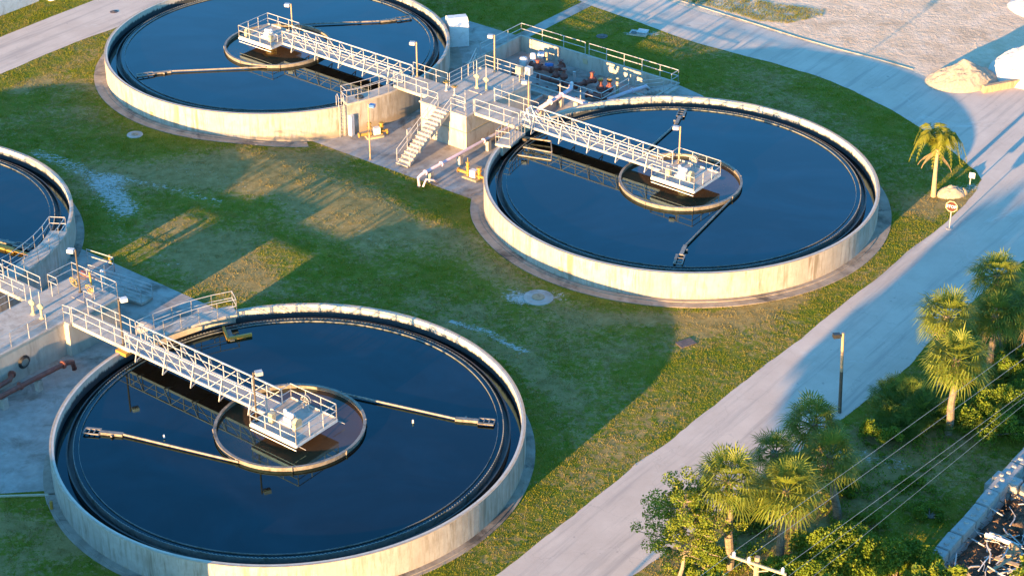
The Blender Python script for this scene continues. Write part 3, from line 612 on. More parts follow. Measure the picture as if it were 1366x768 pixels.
# chair-like frame on B bridge start (davit)
t=thing('davit_frame','white A shaped lifting frame where the truss meets the walkway by the road bend','lifting frame',H1,(6.2,.1,2.4))
mb=MB()
for v in (-.45,.45): mb.bar((5.7,v,2.4),(6.1,v*.5,3.45),.08); mb.bar((6.6,v,2.4),(6.1,v*.5,3.45),.08); mb.bar((5.8,v,2.65),(6.5,v,2.65),.07)
mb.bar((6.1,-.3,3.45),(6.1,.3,3.45),.1); mb.bar((5.7,-.45,2.42),(5.7,.45,2.42),.08); mb.bar((6.6,-.45,2.42),(6.6,.45,2.42),.08); mb.build('frame','white',t)
# pipes
def pipe(F,pts,r,m,name,who,fl=(),sup=(),supz=None,cat='pipe'):
    t=thing(name,who,cat,F,pts[0]); mb=MB(); mb.tube(pts,r,10); mb.build('pipe_run',m,t,True)
    for p,dv in fl:
        d=Vector(dv).normalized(); q=Vector(p); mb=MB(); mb.tube([q-d*.05,q+d*.05],r*1.55,12); mb.build('flange',m,t)
    for (u,v,z0,z1) in sup:
        mb=MB(); mb.box(u-.18,u+.18,v-.18,v+.18,z0,z1); mb.build('pipe_support','conc',t)
    return t
pipe(H1,[(2.9,-9.0,-.5),(2.9,-9.0,.25),(2.95,-8.7,.42),(3.0,-4,.45),(3.05,-.5,.5),(3.1,3,.5),(3.2,5.0,.6)],.13,'pink','lilac_pipe','lilac painted pipe running over the slab and beneath the walkway',
     fl=[((2.97,-6.5,.43),(0,1,0)),((3.05,-1.6,.48),(0,1,0)),((2.96,-8.3,.42),(0,1,0))],sup=[(3.0,-7.8,-.5,.28),(3.0,-4.4,-.5,.30),(3.05,-1.1,-.5,.32)])
pipe(H1,[(3.2,-8.9,-.45),(3.25,-8.6,.05),(3.6,-8.2,-.05),(3.6,-7.7,-.45)],.08,'pink','lilac_pipe','thin curled lilac pipe beside the pipe end at the lawn edge')
pipe(H1,[(3.2,5.0,.75),(3.2,8.0,.85),(3.2,9.2,.95),(2.6,10.1,.95),(2.4,10.1,.4)],.16,'pink','lilac_pipe','lilac pipe rising behind the walkway and hooking over the pit edge',
     fl=[((3.2,6.5,.80),(0,1,0)),((3.2,8.0,.85),(0,1,0))],sup=[(3.2,5.3,-.5,.55),(3.2,7.9,-.45,.65)])
pipe(H1,[(3.4,8.1,.8),(6.0,8.05,.7),(7.1,8.0,.5)],.13,'pink','lilac_pipe','lilac branch pipe lying toward the tank wall behind the pit rail',sup=[(4.6,8.1,-.4,.6)])
pipe(H1,[(5.9,10.5,.35),(6.4,12.5,.40),(6.9,14.3,.40),(7.0,14.5,.1)],.15,'pink','lilac_pipe','pale lilac pipe lying beside the pit steps',fl=[((6.5,12.9,.4),(.25,1,0))],sup=[(6.3,12.0,-.0,.22)])
pipe(H2,[(3.3,-1.9,.25),(3.3,-2.0,.8),(3.28,-2.4,.95),(3.15,-5.0,.95),(3.05,-9.5,.95),(3.0,-12,.95)],.17,'rust','red_pipe','long dull red pipe on concrete supports beside the dark hose coil',
     fl=[((3.28,-2.7,.95),(0,1,0)),((3.08,-5.9,.95),(0,1,0))],sup=[(3.14,-4.6,0,.75),(3.06,-7.2,0,.75)])
pipe(H2,[(1.5,-5.2,.9),(2.0,-5.8,.9),(2.1,-7.5,.9)],.16,'rust','red_pipe','short red pipe stub by the wall corner at the picture edge',fl=[((1.6,-5.3,.9),(.6,-.6,0))])
# yellow pumps
def ypump(F,b,who,rot=0,m='yellow'):
    F2=Frame(*F.w(b[0],b[1]),math.degrees(F.a)+rot); z=b[2]
    t=thing('pump',who,'pump',F2,(0,0,z),'yellow pump sets')
    mb=MB(); mb.box(-.75,.6,-.35,.35,z,z+.14); mb.build('plinth','cream',t)
    mb=MB(); mb.obox((.1,0,z+.5),.5,.42,.55,.1); mb.build('casing','white',t)
    mb=MB(); mb.tube([(-.45,0,z+.14),(-.45,0,z+1.25)],.10,10); mb.tube([(-.45,0,z+1.25),(-.45,0,z+1.6)],.03,6); mb.tube([(.55,.1,z+.14),(.55,.1,z+1.05)],.12,10)
    for q in (.45,.85,1.2): mb.tube([(-.45,0,z+q),(-.45,0,z+q+.06)],.17,12)
    for q in (.4,.75,1.0): mb.tube([(.55,.1,z+q),(.55,.1,z+q+.06)],.2,12)
    mb.tube([(-1.3,0,z+.35),(-.3,0,z+.35)],.12,10); mb.tube([(-1.35,0,z+.35),(-1.3,0,z+.35)],.2,12); mb.tube([(.3,.1,z+.35),(1.0,.1,z+.35),(1.0,.1,z+.0)],.11,10)
    mb.build('valve_body',m,t)
ypump(H1,(5.2,-5.6,-.49),'yellow and white pump set on the slab below the short catwalk',0)
ypump(H1,(-5.2,-4.6,-.49),'yellow pump set in the shade beneath the coiled hose catwalk',60)
# pit --------------------------------------------------------------------
pt=thing('pit_wall','rough grey retaining walls lining the sunken pipe pit','retaining wall',H1,(-1,13,-1.25))
mb=MB(); mb.box(-7.88,-7.68,9.5,17.1,-1.3,.12); mb.build('side_wall','towerc',pt)
mb=MB(); mb.box(-7.68,8.25,16.88,17.1,-1.3,.12); mb.build('back_wall','towerc',pt)
mb=MB(); mb.box(-7.68,5.78,9.5,9.7,-1.3,.10); mb.build('front_wall','towerc',pt)
mb=MB(); mb.box(5.8,5.98,9.5,13.4,-1.3,.10); mb.box(5.98,8.25,13.2,13.4,-1.3,.09); mb.box(8.1,8.25,13.4,16.88,-1.3,.10); mb.build('side_wall','towerc',pt)
mb=MB()
for i in range(7): mb.box(5.3+.38*i,5.3+.38*(i+1)+.02,15.1,16.7,-1.25,-1.25+.178*(i+1))
mb.build('step','conc',pt)
def guard(F,pts,who,**k):
    mb=MB(); mb.rail(pts,1.07,1.95,.035,**k); single('guardrail',mb,'alu',who,'railing',F,'pit guard rails',b=pts[0])
guard(H1,[(-7.78,11.5,.12),(-7.78,17.0,.12),(-1.1,17.0,.12)],'pale guardrail round the far pit corner beside the footpath')
guard(H1,[(-.7,17.0,.12),(8.15,17.0,.12),(8.15,16.0,.12)],'long pale guardrail on the pit edge facing the road')
guard(H1,[(-2.2,9.6,.10),(5.88,9.6,.10),(5.88,13.3,.10)],'guardrail on the near pit edge behind the lilac pipe')
guard(H1,[(5.4,15.0,-.9),(8.1,15.0,.10)],'short sloping handrail over the pit steps',mid=(.4,.7))
guard(H1,[(-6.0,7.7,.0),(-7.5,10.6,.1)],'low dull handrail on the shaded slab below the white enclosure')
mb=MB(); mb.box(-1.2,-.75,16.83,16.87,-.65,-.2); single('wall_sign',mb,'cream','small faded square sign on the pit wall beneath the rail gap','sign',H1)
mb=MB(); mb.box(8.4,8.75,14.6,16.3,.0,.16); single('step_block',mb,'conc','concrete kerb block at the head of the pit steps','kerb block',H1)
# red piping in pit
def vbody(mb,c,r=.26):
    mb.lathe((c[0],c[1],c[2]-.3),[(.0,0),(r,.02),(r*1.3,.12),(r*1.3,.3),(r,.42),(r*.55,.55),(r*.5,.8),(r*.9,.84),(r*.9,.9),(0,.92)],12)
zf=-.75
def redset(lines,valves,who,top=None,m='rust'):
    t=thing('pit_pipework',who,'pipework',H1,(lines[0][0][0],lines[0][0][1],-1.25),'red pipework in the pit')
    for L in lines:
        mb=MB(); mb.tube(L,.2,12)
        for a,b in zip(L,L[1:]):
            a,b=Vector(a),Vector(b); d=(b-a).normalized(); n=max(1,int((b-a).length/.9))
            for k in range(n+1):
                q=a.lerp(b,k/n); mb.tube([q-d*.04,q+d*.04],.30,12)
        mb.build('pipe_run',m,t)
    for c in valves:
        mb=MB(); vbody(mb,c); v=mb.build('valve',m,t)
        if top:
            mb=MB(); mb.lathe((c[0],c[1],c[2]+.6),[(0,0),(.2,.02),(.2,.14),(0,.16)],12); mb.build('bonnet',top,v)
redset([[(-4.6,14.2,zf),(-2.6,14.3,zf),(-2.3,15.6,zf)]],[(-3.9,14.2,zf),(-2.35,15.3,zf)],'red flanged pipes beside the blue motor in the pit')
redset([[(-2.6,12.6,zf),(.9,13.0,zf),(1.4,14.9,zf)]],[(-1.3,13.3,zf+.35),(-.6,13.4,zf+.35),(1.35,14.6,zf+.2)],'dense red valve cluster in the middle of the pit')
redset([[(3.2,12.6,zf),(3.4,14.2,zf)],[(2.6,12.2,zf),(5.1,12.6,zf)]],[(3.0,13.5,zf+.3),(3.6,13.9,zf+.3)],'red valves with yellow caps in the pit near the steps','yellow')
redset([[(-5.8,11.0,zf),(-1.5,10.9,zf),(4.5,10.7,zf)]],[(-4.2,11.3,zf),(0.6,11.2,zf)],'long red pipe along the shaded near side of the pit')
t=thing('sludge_pump','white pump with bright blue motor in the far corner of the pit','pump',H1,(-4.9,14.6,-1.25))
mb=MB(); mb.box(-5.7,-4.3,13.9,15.0,-1.25,-1.0); mb.build('plinth','conc',t)
mb=MB(); mb.lathe((-5.3,14.1,-1),[(.0,.75),(.3,.7),(.38,.4),(.3,0)],12); mb.lathe((-4.9,14.9,-1),[(.0,.95),(.25,.9),(.3,.4),(.3,0)],12); mb.build('casing','white',t,True)
for L_ in ([(-4.6,15.2,-.2),(-4.1,15.4,-.2)],[(-3.5,14.7,-.75),(-2.9,15.0,-.75)]): mb=MB(); mb.tube(L_,.27,12); mb.build('motor','blue',t)
for u,v,z1,lab in ((-3.9,15.4,.1,'pale stand pipe behind the blue motor in the pit'),(.0,14.0,-.1,'grey stand pipe amid the red valve cluster'),(3.9,14.6,.2,'pale stand pipe beside the yellow capped valves')):
    mb=MB(); mb.lathe((u,v,-1.25),[(.16,0),(.16,.1),(.13,.12),(.13,z1+1.25),(0,z1+1.27)],12); single('stand_pipe',mb,'cream' if z1>0 else 'alu',lab,'stand pipe',H1,smooth=False)
# white enclosure
t=thing('white_enclosure','white box shaped equipment housing with rounded top beyond the upper tank','housing',H1,(-11.2,12.2,0))
mb=MB(); pr=[(0,0),(0,1.9),(.25,2.3),(.5,2.42),(1.2,2.42),(1.45,2.3),(1.7,1.9),(1.7,0)]; c0=Vector((-10.95,11.35)); d1=Vector((1.0,1.3)).normalized(); d2=Vector((-d1.y,d1.x)); n=len(pr)
vs=[]
for q in (0,1.65):
    for a_,b_ in pr: p=c0+d1*q+d2*a_; vs.append((p.x,p.y,b_))
mb.add(vs,[tuple(range(n)),tuple(range(2*n-1,n-1,-1))]+[(i,(i+1)%n,n+(i+1)%n,n+i) for i in range(n)]); mb.build('shell','white',t)
# bollards, manholes, signs
def disc(F,c,r,z0,z1,m,name,who,cat,n=24,extra=None):
    t=thing(name,who,cat,F,(c[0],c[1],0)); mb=MB(); mb.lathe((c[0],c[1],0),[(0,z1),(r*.97,z1),(r,z0)],n); mb.build('collar',m,t)
    mb=MB(); mb.lathe((c[0],c[1],0),[(0,z1+.035),(r*.42,z1+.03),(r*.42,z1)],n); mb.build('cover',extra or 'iron',t)
p=at(718,397); disc(WF,p,1.02,.0,.05,'conc','manhole','round concrete manhole with sandy lid on the lawn by the road bend tank','manhole',extra='wood')
p=at(180,180); disc(WF,p,.62,.0,.05,'conc','manhole','round concrete manhole in the lawn outside the upper tank','manhole',extra='wood')
p=at(152,16,.02); disc(WF,p,.36,.012,.03,'iron','manhole','dark round cover set in the upper left road','manhole')
p=at(803,49); disc(WF,p,.5,.0,.05,'iron','manhole','dark round manhole in the grass beyond the pit rail','manhole')
p=at(915,458); mb=MB(); mb.obox((p[0],p[1],.03),1.15,.75,.06,R(30)); single('drain_grate',mb,'iron','brown rectangular drain grate in the shaded lawn','drain grate')
p=at(852,46); t=thing('vault_hatch','grey utility vault with half open lid in the grass beside the road','hatch',WF,(p[0],p[1],0))
mb=MB(); mb.obox((p[0],p[1],.09),1.5,.9,.18,R(-20)); mb.build('vault','conc',t); mb=MB(); mb.obox((p[0]+.35,p[1]+.1,.25),.9,.85,.05,R(-20)); mb.build('lid','alu',t); mb=MB(); mb.obox((p[0]-.4,p[1]-.1,.19),.5,.6,.02,R(-20)); mb.build('opening','black',t)
def marker(p,h,m,who,tilt=0):
    mb=MB(); mb.tube([(p[0],p[1],0),(p[0]+tilt,p[1],h)],.09,8); single('marker_post',mb,m,who,'marker post')
p=at(69,679); marker(p,.55,'yellow','stubby yellow marker post on the grass below the grey slab',.02)
p=at(63,672); mb=MB(); mb.bar((p[0],p[1],0),(p[0]-.05,p[1],.6),.03); mb.bar((p[0]-.05,p[1],.6),(p[0]+.08,p[1],.6),.05); single('marker_post',mb,'alu','thin white stake beside the stubby yellow marker post','stake')
p=at(148,353); marker(p,.75,'yellow','yellow marker post in the grass beyond the railed ramp',-.05)
# ---------------------------------------------------------------- hub between tanks A and D
h2=thing('concrete_tower','grey concrete flow splitting block with railed deck beside the red pipe','concrete block',H2,(-.6,-2,0))
mb=MB(); mb.box(-2.55,1.30,-12,-.75,-.1,2.28); mb.box(-2.55,1.75,-.75,3.4,-.1,2.28); mb.build('tower_wall','towerc',h2)
mb=MB(); mb.box(-2.62,1.37,-12,-.752,2.28,2.40); mb.box(-2.62,1.82,-.748,3.47,2.28,2.40); mb.build('deck_slab','conc',h2)
mb=MB(); mb.rail([(1.2,-12,Z),(1.2,-4.75,Z),(1.2,-.6,Z),(1.75,-.5,Z)]); mb.build('railing','alu',h2)
mb=MB(); mb.rail([(-2.5,1.4,Z),(-2.5,3.4,Z),(1.7,3.4,Z),(1.7,1.4,Z),(.9,1.4,Z)]); mb.build('railing','alu',h2)
mb=MB(); mb.rail([(-2.5,1.4,Z),(-1.6,1.4,Z),(-1.6,.9,Z)]); mb.rail([(-2.5,-.5,Z),(-2.5,-12,Z)]); mb.build('railing','alu',h2)
mb=MB(); mb.rail([(.9,1.4,Z),(.9,2.2,Z)]); mb.build('railing','alu',h2)
mb=MB(); mb.box(-.6,.7,1.6,3.0,2.402,2.43); mb.build('hatch_cover','grate',h2)
bridge(H2,-6.3,-2.63,-.45,.95,'narrow concrete walkway from the grey block to the cut off tank')
bridge(H2,1.83,7.0,-.5,.9,'narrow concrete walkway from the grey block to the nearest tank')
actuator(H2,(-.85,-1.3,2.4),1.0,'cream gate actuator on the grey block deck, the one nearer the cut off tank'); actuator(H2,(-.05,-1.3,2.4),1.0,'cream gate actuator on the grey block deck, the one nearer the deck edge')
def vwheel(F,b,who,ax=0,m='yellow'):
    t=thing('valve_stand',who,'valve',F,b,'handwheel valve stands'); mb=MB(); mb.tube([b,(b[0],b[1],b[2]+.6)],.06,8); mb.tube([(b[0],b[1],b[2]+.5),(b[0]+.1,b[1]-.25,b[2]+.5)],.05,6); mb.build('stand','cream',t)
    mb=MB(); c=(b[0]+.1,b[1]-.3,b[2]+.5); pts=[(c[0]+.34*math.cos(a),c[1]-.08*math.sin(a),c[2]+.34*math.sin(a)) for a in np.linspace(0,2*PI,17)]; mb.tube(pts,.03,5)
    for a in (0,PI/3,2*PI/3): mb.bar((c[0]-.34*math.cos(a),c[1]+.08*math.sin(a),c[2]-.34*math.sin(a)),(c[0]+.34*math.cos(a),c[1]-.08*math.sin(a),c[2]+.34*math.sin(a)),.03)
    mb.build('handwheel',m,t)
vwheel(H2,(-1.35,2.7,2.4),'pale upright handwheel valve behind the middle lamp post'); vwheel(H2,(.15,2.7,2.4),'pale upright handwheel valve in front of the red rod')
mb=MB(); mb.tube([(-.35,3.1,2.4),(-.45,3.1,3.6)],.06,8); single('valve_rod',mb,'yellow','orange upright rod between the two pale handwheel valves','rod',H2)
lamp(H2,(-.62,2.35,2.4),3.1,0,'dark lamp post with white floodlight on the grey block deck','darkpost','white'); lamp(H2,(6.3,-.35,2.4),3.2,0,'dark lamp post with white floodlight where the truss meets the nearest tank','darkpost','white',d=(.5,1))
mb=MB(); mb.box(6.0,6.9,-.75,-.2,1.9,2.12); single('bearing_block',mb,'yellow','yellow stained bearing block beneath the truss end on the nearest tank wall','block',H2)
# ramp with rails behind hub 2
t=thing('ramp','low railed metal ramp on the shaded slab behind the grey block','ramp',H2,(-.5,6.2,0))
mb=MB(); mb.add([(-3.6,4.6,1.0),(.6,6.2,.25),(.6,7.2,.25),(-3.6,5.6,1.0),(-3.6,4.6,.85),(.6,6.2,.1),(.6,7.2,.1),(-3.6,5.6,.85)],[(0,1,2,3),(7,6,5,4),(0,4,5,1),(1,5,6,2),(2,6,7,3),(3,7,4,0)]); mb.build('ramp_deck','conc',t)
for dv in (0,1.0):
    mb=MB(); mb.rail([(-3.6,4.6+dv,1.0),(.6,6.2+dv,.25)],.95,1.2,.025,mid=(.35,.68)); mb.build('railing','alu',t)
guard(H2,[(-6.6,8.0,.0),(-4.3,8.3,.0),(-4.0,7.2,.0)],'pale guardrail at the slab corner nearest the yellow marker in the grass')
mb=MB(); mb.tube([(-5.6,6.6,.25),(-3.4,6.3,.25),(-2.9,5.4,.25)],.17,10); single('red_pipe',mb,'rust','low red pipe half hidden behind the handwheel valves','pipe',H2)
mb=MB(); mb.lathe((-1.9,5.3,0),[(.1,0),(.1,1.9),(.13,1.9),(.13,2.25),(0,2.3)],10); single('stand_pipe',mb,'white','white capped vent post beside the railed ramp','post',H2)
mb=MB(); mb.lathe((3.3,4.2,0),[(.0,.75),(.5,.68),(.85,.3),(.95,0)],16); single('tarp_cover',mb,'grate','grey dome cover on the shaded slab under the near walkway','cover',H2,smooth=True)
t=thing('pedestal_box','small blue grey junction box on a post by the grey block deck','junction box',H2,(-3.6,-2.9,0)); mb=MB(); mb.tube([(-3.6,-2.9,0),(-3.6,-2.9,1.9)],.05,8); mb.build('post','alu',t); mb=MB(); mb.box(-3.85,-3.35,-3.05,-2.75,1.9,2.3); mb.build('box','alu',t)
# scum box on A, D and B
def scumbox(F,T,who):
    t=thing('scum_trough',who,'trough',F,(T(0,0,0)[0],T(0,0,0)[1],1.5)); mb=MB(); mb.bar(T(0,0,1.66),T(.55,-1.5,1.66),.14,.22); mb.bar(T(.55,-1.5,1.66),T(2.2,-1.1,1.66),.14,.22); mb.bar(T(.25,-.9,1.6),T(.9,-.5,1.6),.05); mb.build('trough_frame','yellow',t)
qa=FAf.inv(*at(298,437,1.66)[:2]); qb=FAf.inv(*at(304,452,1.66)[:2]); qc=FAf.inv(*at(336,446,1.66)[:2])
t=thing('scum_trough','yellow edged L shaped scum trough in the water below the long catwalk','trough',FAf,(qb[0],qb[1],1.5)); mb=MB(); mb.bar((*qa,1.66),(*qb,1.66),.14,.22); mb.bar((*qb,1.66),(*qc,1.66),.14,.22); mb.build('trough_frame','yellow',t)
mb=MB(); mb.bar((qa[0]+.3,qa[1]+.1,1.60),(qb[0]+.3,qb[1]+.1,1.60),.28,.05); mb.build('beach_plate','weir',t)
qa=FDf.inv(*at(0,329,1.66)[:2]); qb=FDf.inv(*at(20,335,1.66)[:2]); qc=FDf.inv(*at(42,341,1.66)[:2])
t=thing('scum_pipe','cream slotted scum pipe crossing the water of the cut off tank','pipe',FDf,(qb[0],qb[1],1.5)); mb=MB(); mb.tube([(*qa,1.7),(*qb,1.7)],.20,10); mb.tube([(*qb,1.7),(*qc,1.7)],.10,8); mb.build('pipe_body','yellow',t)
qs=[FBf.inv(*at(x,y,1.7)[:2]) for x,y in ((686,183),(735,190),(736,204),(698,197),(718,206),(735,206))]
t=thing('scum_trough','thin metal scum skimming frame in the water beside the short catwalk','trough',FBf,(*qs[1],1.5)); mb=MB(); mb.bar((*qs[0],1.8),(*qs[1],1.8),.10); mb.bar((*qs[1],1.8),(*qs[2],1.8),.08); mb.bar((*qs[2],1.75),(*qs[3],1.75),.08)
qq=[FBf.inv(*at(x,y,1.6)[:2]) for x,y in ((690,207),(735,214),(682,222),(690,222))]; mb.bar((*qq[0],1.62),(*qq[1],1.62),.08); mb.bar((*qs[2],1.75),(*qq[1],1.62),.08); mb.build('trough_frame','well',t)
mb=MB(); mb.lathe((*FBf.inv(*at(700,186,1.6)[:2]),1.45),[(0,.3),(.2,.28),(.22,0)],10); mb.build('float','darkpost',t)
# ---------------------------------------------------------------- upper right sand yard
def moundmesh(poly_c,rx,ry,h,rot,seed,steep=1.6,n=64):
    mb=MB(); vs=[];fs=[];c,s=math.cos(rot),math.sin(rot)
    for i in range(n+1):
        for j in range(n+1):
            a,b=(2*i/n-1),(2*j/n-1); r=math.hypot(a,b); z=max(0,1-r)**(1/steep)*h if r<1 else 0
            z*=1+.22*mnoise.noise(Vector((a*2.5,b*2.5,seed))); z+= (.12*mnoise.noise(Vector((a*6,b*6,seed)))+.08*mnoise.noise(Vector((a*15,b*15,seed)))+.05*mnoise.noise(Vector((a*31,b*31,seed))))*min(1,(1-r)*5)*min(1,h) if r<1 else 0
            x,y=a*rx,b*ry; vs.append((poly_c[0]+x*c-y*s,poly_c[1]+x*s+y*c,max(z,-.05) if r<1 else -.06))
    for i in range(n):
        for j in range(n): k=i*(n+1)+j; fs.append((k,k+n+1,k+n+2,k+1))
    mb.add(vs,fs); return mb
p=at(1283,108); single('sand_mound',moundmesh(p,3.2,2.3,1.75,R(20),3,1.3),'mound','rounded sunlit sand heap beside the low concrete wall','sand heap',smooth=True,b=(p[0],p[1],0))
p=at(1373,98); single('sand_mound',moundmesh(p,3.4,3.3,2.6,R(70),5,1.5),'whites','bright white sand heap at the picture edge behind the low wall','sand heap',smooth=True,b=(p[0],p[1],0))
p=at(1412,16); single('sand_mound',moundmesh(p,3.2,4.5,1.7,R(60),8,1.2),'whites','pale bank of sand rising at the upper picture corner','sand heap',smooth=True,b=(p[0],p[1],0))
a_,b_=at(1311,124),at(1385,110); mb=MB(); mb.bar((a_[0],a_[1],.3),(b_[0],b_[1],.3),.35,.62); single('low_wall',mb,'wood','low tan concrete wall holding back the sand by the road','wall')
# tyre tracks / ruts in sand: shallow ridges
mb=MB(); K_=[(x+3,y-3) for x,y in ((900,3),(945,17),(1000,34),(1060,53),(1112,68),(1170,83),(1215,96))]
for a_,b_ in zip(K_,K_[1:]): a_,b_=at(*a_),at(*b_); mb.bar((a_[0],a_[1],.03),(b_[0],b_[1],.03),.08,.05)
struct('kerb',mb,'pad')
mb=MB(); rr=random.Random(3); sp_=wp([(885,-20),(1000,34),(1112,68),(1215,96),(1262,112),(1330,40),(1366,-20)])
for k in range(9000):
    x,y=rr.uniform(8,48),rr.uniform(150,178)
    if not poly_in(np.array([x]),np.array([y]),sp_)[0]: continue
    if mnoise.noise(Vector((x*.25,y*.25,4)))<-.05+.3*rr.random(): continue
    q=rr.uniform(.04,.13); h=q*rr.uniform(.12,.3); a=rr.uniform(0,6.28); mb.add([(x+q*math.cos(a+t_)*rr.uniform(.7,1.2),y+q*math.sin(a+t_)*rr.uniform(.7,1.2),0) for t_ in (0,1.5,3.1,4.7)]+[(x,y,h)],[(0,1,4),(1,2,4),(2,3,4),(3,0,4)])
o=mb.build('sand_clods','sand'); o['kind']='stuff'
# grass patch on the sand handled in grass scatter
# stop sign, small sign, rock, lamp
p=at(1266,305); t=thing('stop_sign','octagonal stop sign on a post in the grass near the road bend','sign',WF,(p[0],p[1],0))
mb=MB(); mb.bar((p[0],p[1],0),(p[0],p[1],2.05),.06); mb.build('post','alu',t)
nrm=Vector((-.45,-.89,0)).normalized(); tx=Vector((nrm.y,-nrm.x,0)); tx=-tx if tx.x<0 else tx
def plate(cen,r,th,off,n=8):
    mb=MB(); c=Vector(cen)+nrm*off; vs=[]
    for q in (0,th):
        for k in range(n): a=2*PI*(k+.5)/n; vs.append(c+nrm*q+tx*r*math.cos(a)+Vector((0,0,1))*r*math.sin(a))
    mb.add(vs,[tuple(range(n)),tuple(range(2*n-1,n-1,-1))]+[(i,(i+1)%n,n+(i+1)%n,n+i) for i in range(n)]); return mb
cen=(p[0],p[1],1.75); f=plate(cen,.44,.015,.035).build('sign_face','cream',t); plate(cen,.39,.006,.053).build('red_field','red',f)
cu_=bpy.data.curves.new('lettering','FONT'); cu_.body='STOP'; cu_.size=.30; cu_.align_x='CENTER'; cu_.align_y='CENTER'; cu_.extrude=.004; cu_.offset=.008
tmp=bpy.data.objects.new('tmp_text',cu_); COL.objects.link(tmp); bpy.context.view_layer.update(); lm=bpy.data.meshes.new_from_object(tmp.evaluated_get(bpy.context.evaluated_depsgraph_get())); bpy.data.objects.remove(tmp); lm.materials.clear(); lm.materials.append(M['white'])
lo=bpy.data.objects.new('lettering',lm); COL.objects.link(lo); lo.parent=f; lo.location=Vector((0,0,1.75))+nrm*.066; lo.rotation_euler=Matrix((tx,Vector((0,0,1)),nrm)).transposed().to_euler(); bpy.data.curves.remove(cu_)
mb=MB(); mb.lathe((p[0],p[1],0),[(0,.05),(.2,.04),(.26,0)],14); mb.build('footing','conc',t)
p=at(1293,251); t=thing('sign_board','small white sign on a short post beside the boulder','sign',WF,(p[0],p[1],0)); mb=MB(); mb.bar((p[0],p[1],0),(p[0],p[1],.95),.07); mb.build('post','alu',t); mb=MB(); mb.obox((p[0]+.08,p[1]-.05,1.05),.42,.03,.42,R(-25)); mb.build('sign_face','white',t)
p=at(1268,260); single('boulder',moundmesh(p,1.05,.65,.75,R(10),11,2.2,18),'mound','low tan boulder beside the small white sign','boulder',smooth=True,b=(p[0],p[1],0))
p=at(1285,258); single('boulder',moundmesh(p,.35,.3,.45,R(40),12,2.2,12),'wood','small brown rock against the tan boulder','boulder',smooth=True,b=(p[0],p[1],0))
p=at(1120,550); t=thing('street_lamp','tall roadside lamp post, dark below and tan above, among the palms','lamp post',WF,(p[0],p[1],0))
mb=MB(); mb.tube([(p[0],p[1],0),(p[0]-.12,p[1],2.9)],[.11,.10],10); mb.build('lower_pole','darkpost',t); mb=MB(); mb.tube([(p[0]-.12,p[1],2.9),(p[0]-.24,p[1],5.55)],[.095,.085],10); mb.build('upper_pole','post',t)
mb=MB(); mb.bar((p[0]-.2,p[1],5.4),(p[0]-.75,p[1]-.1,5.45),.06); mb.obox((p[0]-.62,p[1]-.08,5.42),.42,.3,.26,R(10)); mb.build('lamp_head','black',t)
# top-left building corner: white wall and post
a_=[at(-60,45)[:2],at(0,20)[:2],at(55,0)[:2],at(130,-28)[:2]]; 
t=thing('yard_building','pale blank building with plain wall at the upper left corner','building',WF,(*at(0,20)[:2],0)); mb=MB()
A0,A1=Vector(at(-90,57)[:2]),Vector(at(52,2)[:2]); nn=Vector((-(A1-A0).y,(A1-A0).x)).normalized()
poly=[tuple(A0),tuple(A1),tuple(A1+nn*10),tuple(A0+nn*10)]; mb.prism(poly,0,3.2); mb.build('wall','white',t)
poly=[tuple(A0-nn*.15),tuple(A1-nn*.15),tuple(A1+nn*10.1),tuple(A0+nn*10.1)]; mb=MB(); mb.prism(poly,3.2,3.35); mb.build('roof','alu',t)
p=at(69,0); mb=MB(); mb.lathe((p[0],p[1],0),[(.32,0),(.32,.9),(.25,1.0),(0,1.02)],14); single('white_drum',mb,'white','short white drum standing by the upper left road','drum',smooth=False)
# unseen building added outside the frame to throw the shadow on the near slab
t=thing('shade_building','plain unseen concrete building added beyond the picture edge to shade the near slab','building',H2,(13,-29,0)); mb=MB(); mb.box(-3,26.3,-33,-24.5,0,3.45); mb.build('wall','towerc',t); mb=MB(); mb.box(-3.1,26.35,-33.2,-24.4,3.45,3.6); mb.build('roof','conc',t)
# ---------------------------------------------------------------- concrete block walls and scrap
BL=1.62
def blockobj(cx,cy,z,rot,lab,L=BL):
    bm=bmesh.new(); bmesh.ops.create_cube(bm,size=1); bmesh.ops.scale(bm,vec=(L-.07,.78,.64),verts=bm.verts); bmesh.ops.bevel(bm,geom=list(bm.edges),offset=.04,segments=2,affect='EDGES')
    for k in (-.38,.38):
        r=bmesh.ops.create_cone(bm,segments=10,radius1=.15,radius2=.11,depth=.10,cap_ends=True); bmesh.ops.translate(bm,vec=(k*L*.6,0,.36),verts=r['verts'])
    bmesh.ops.translate(bm,vec=(0,0,.34),verts=bm.verts)
    me=bpy.data.meshes.new('concrete_block'); bm.to_mesh(me); bm.free(); me.materials.append(M['block']); o=bpy.data.objects.new('concrete_block',me); COL.objects.link(o)
    o.location=(cx+random.uniform(-.05,.05),cy+random.uniform(-.05,.05),z); o.rotation_euler=(random.uniform(-.015,.015),random.uniform(-.015,.015),rot+random.uniform(-.06,.06)); o['label']=lab; o['category']='concrete block'; o['group']='stacked concrete blocks of the scrap bay'; return o
P0=Vector(at(1232,762,1.3)[:2]); P1=Vector(at(1392,578,1.3)[:2]); dd=(P1-P0).normalized(); nb=int((P1-P0).length/BL)+1
names=['lowest','second','third','fourth','fifth','sixth','seventh','eighth','ninth','tenth']
for k in range(-1,nb+1):
    for lv in range(2):
        q=P0+dd*(BL*(k+(.5 if lv==0 else 0))); rot=math.atan2(dd.y,dd.x)
        nm='%s grey block counted up the long wall, %s course'%(names[max(0,min(9,k+1))],('bottom','top')[lv])
        blockobj(q.x,q.y,lv*.665,rot,nm)
Q0=Vector(at(1338,622,1.9)[:2]); ee=Vector((dd.y,-dd.x))
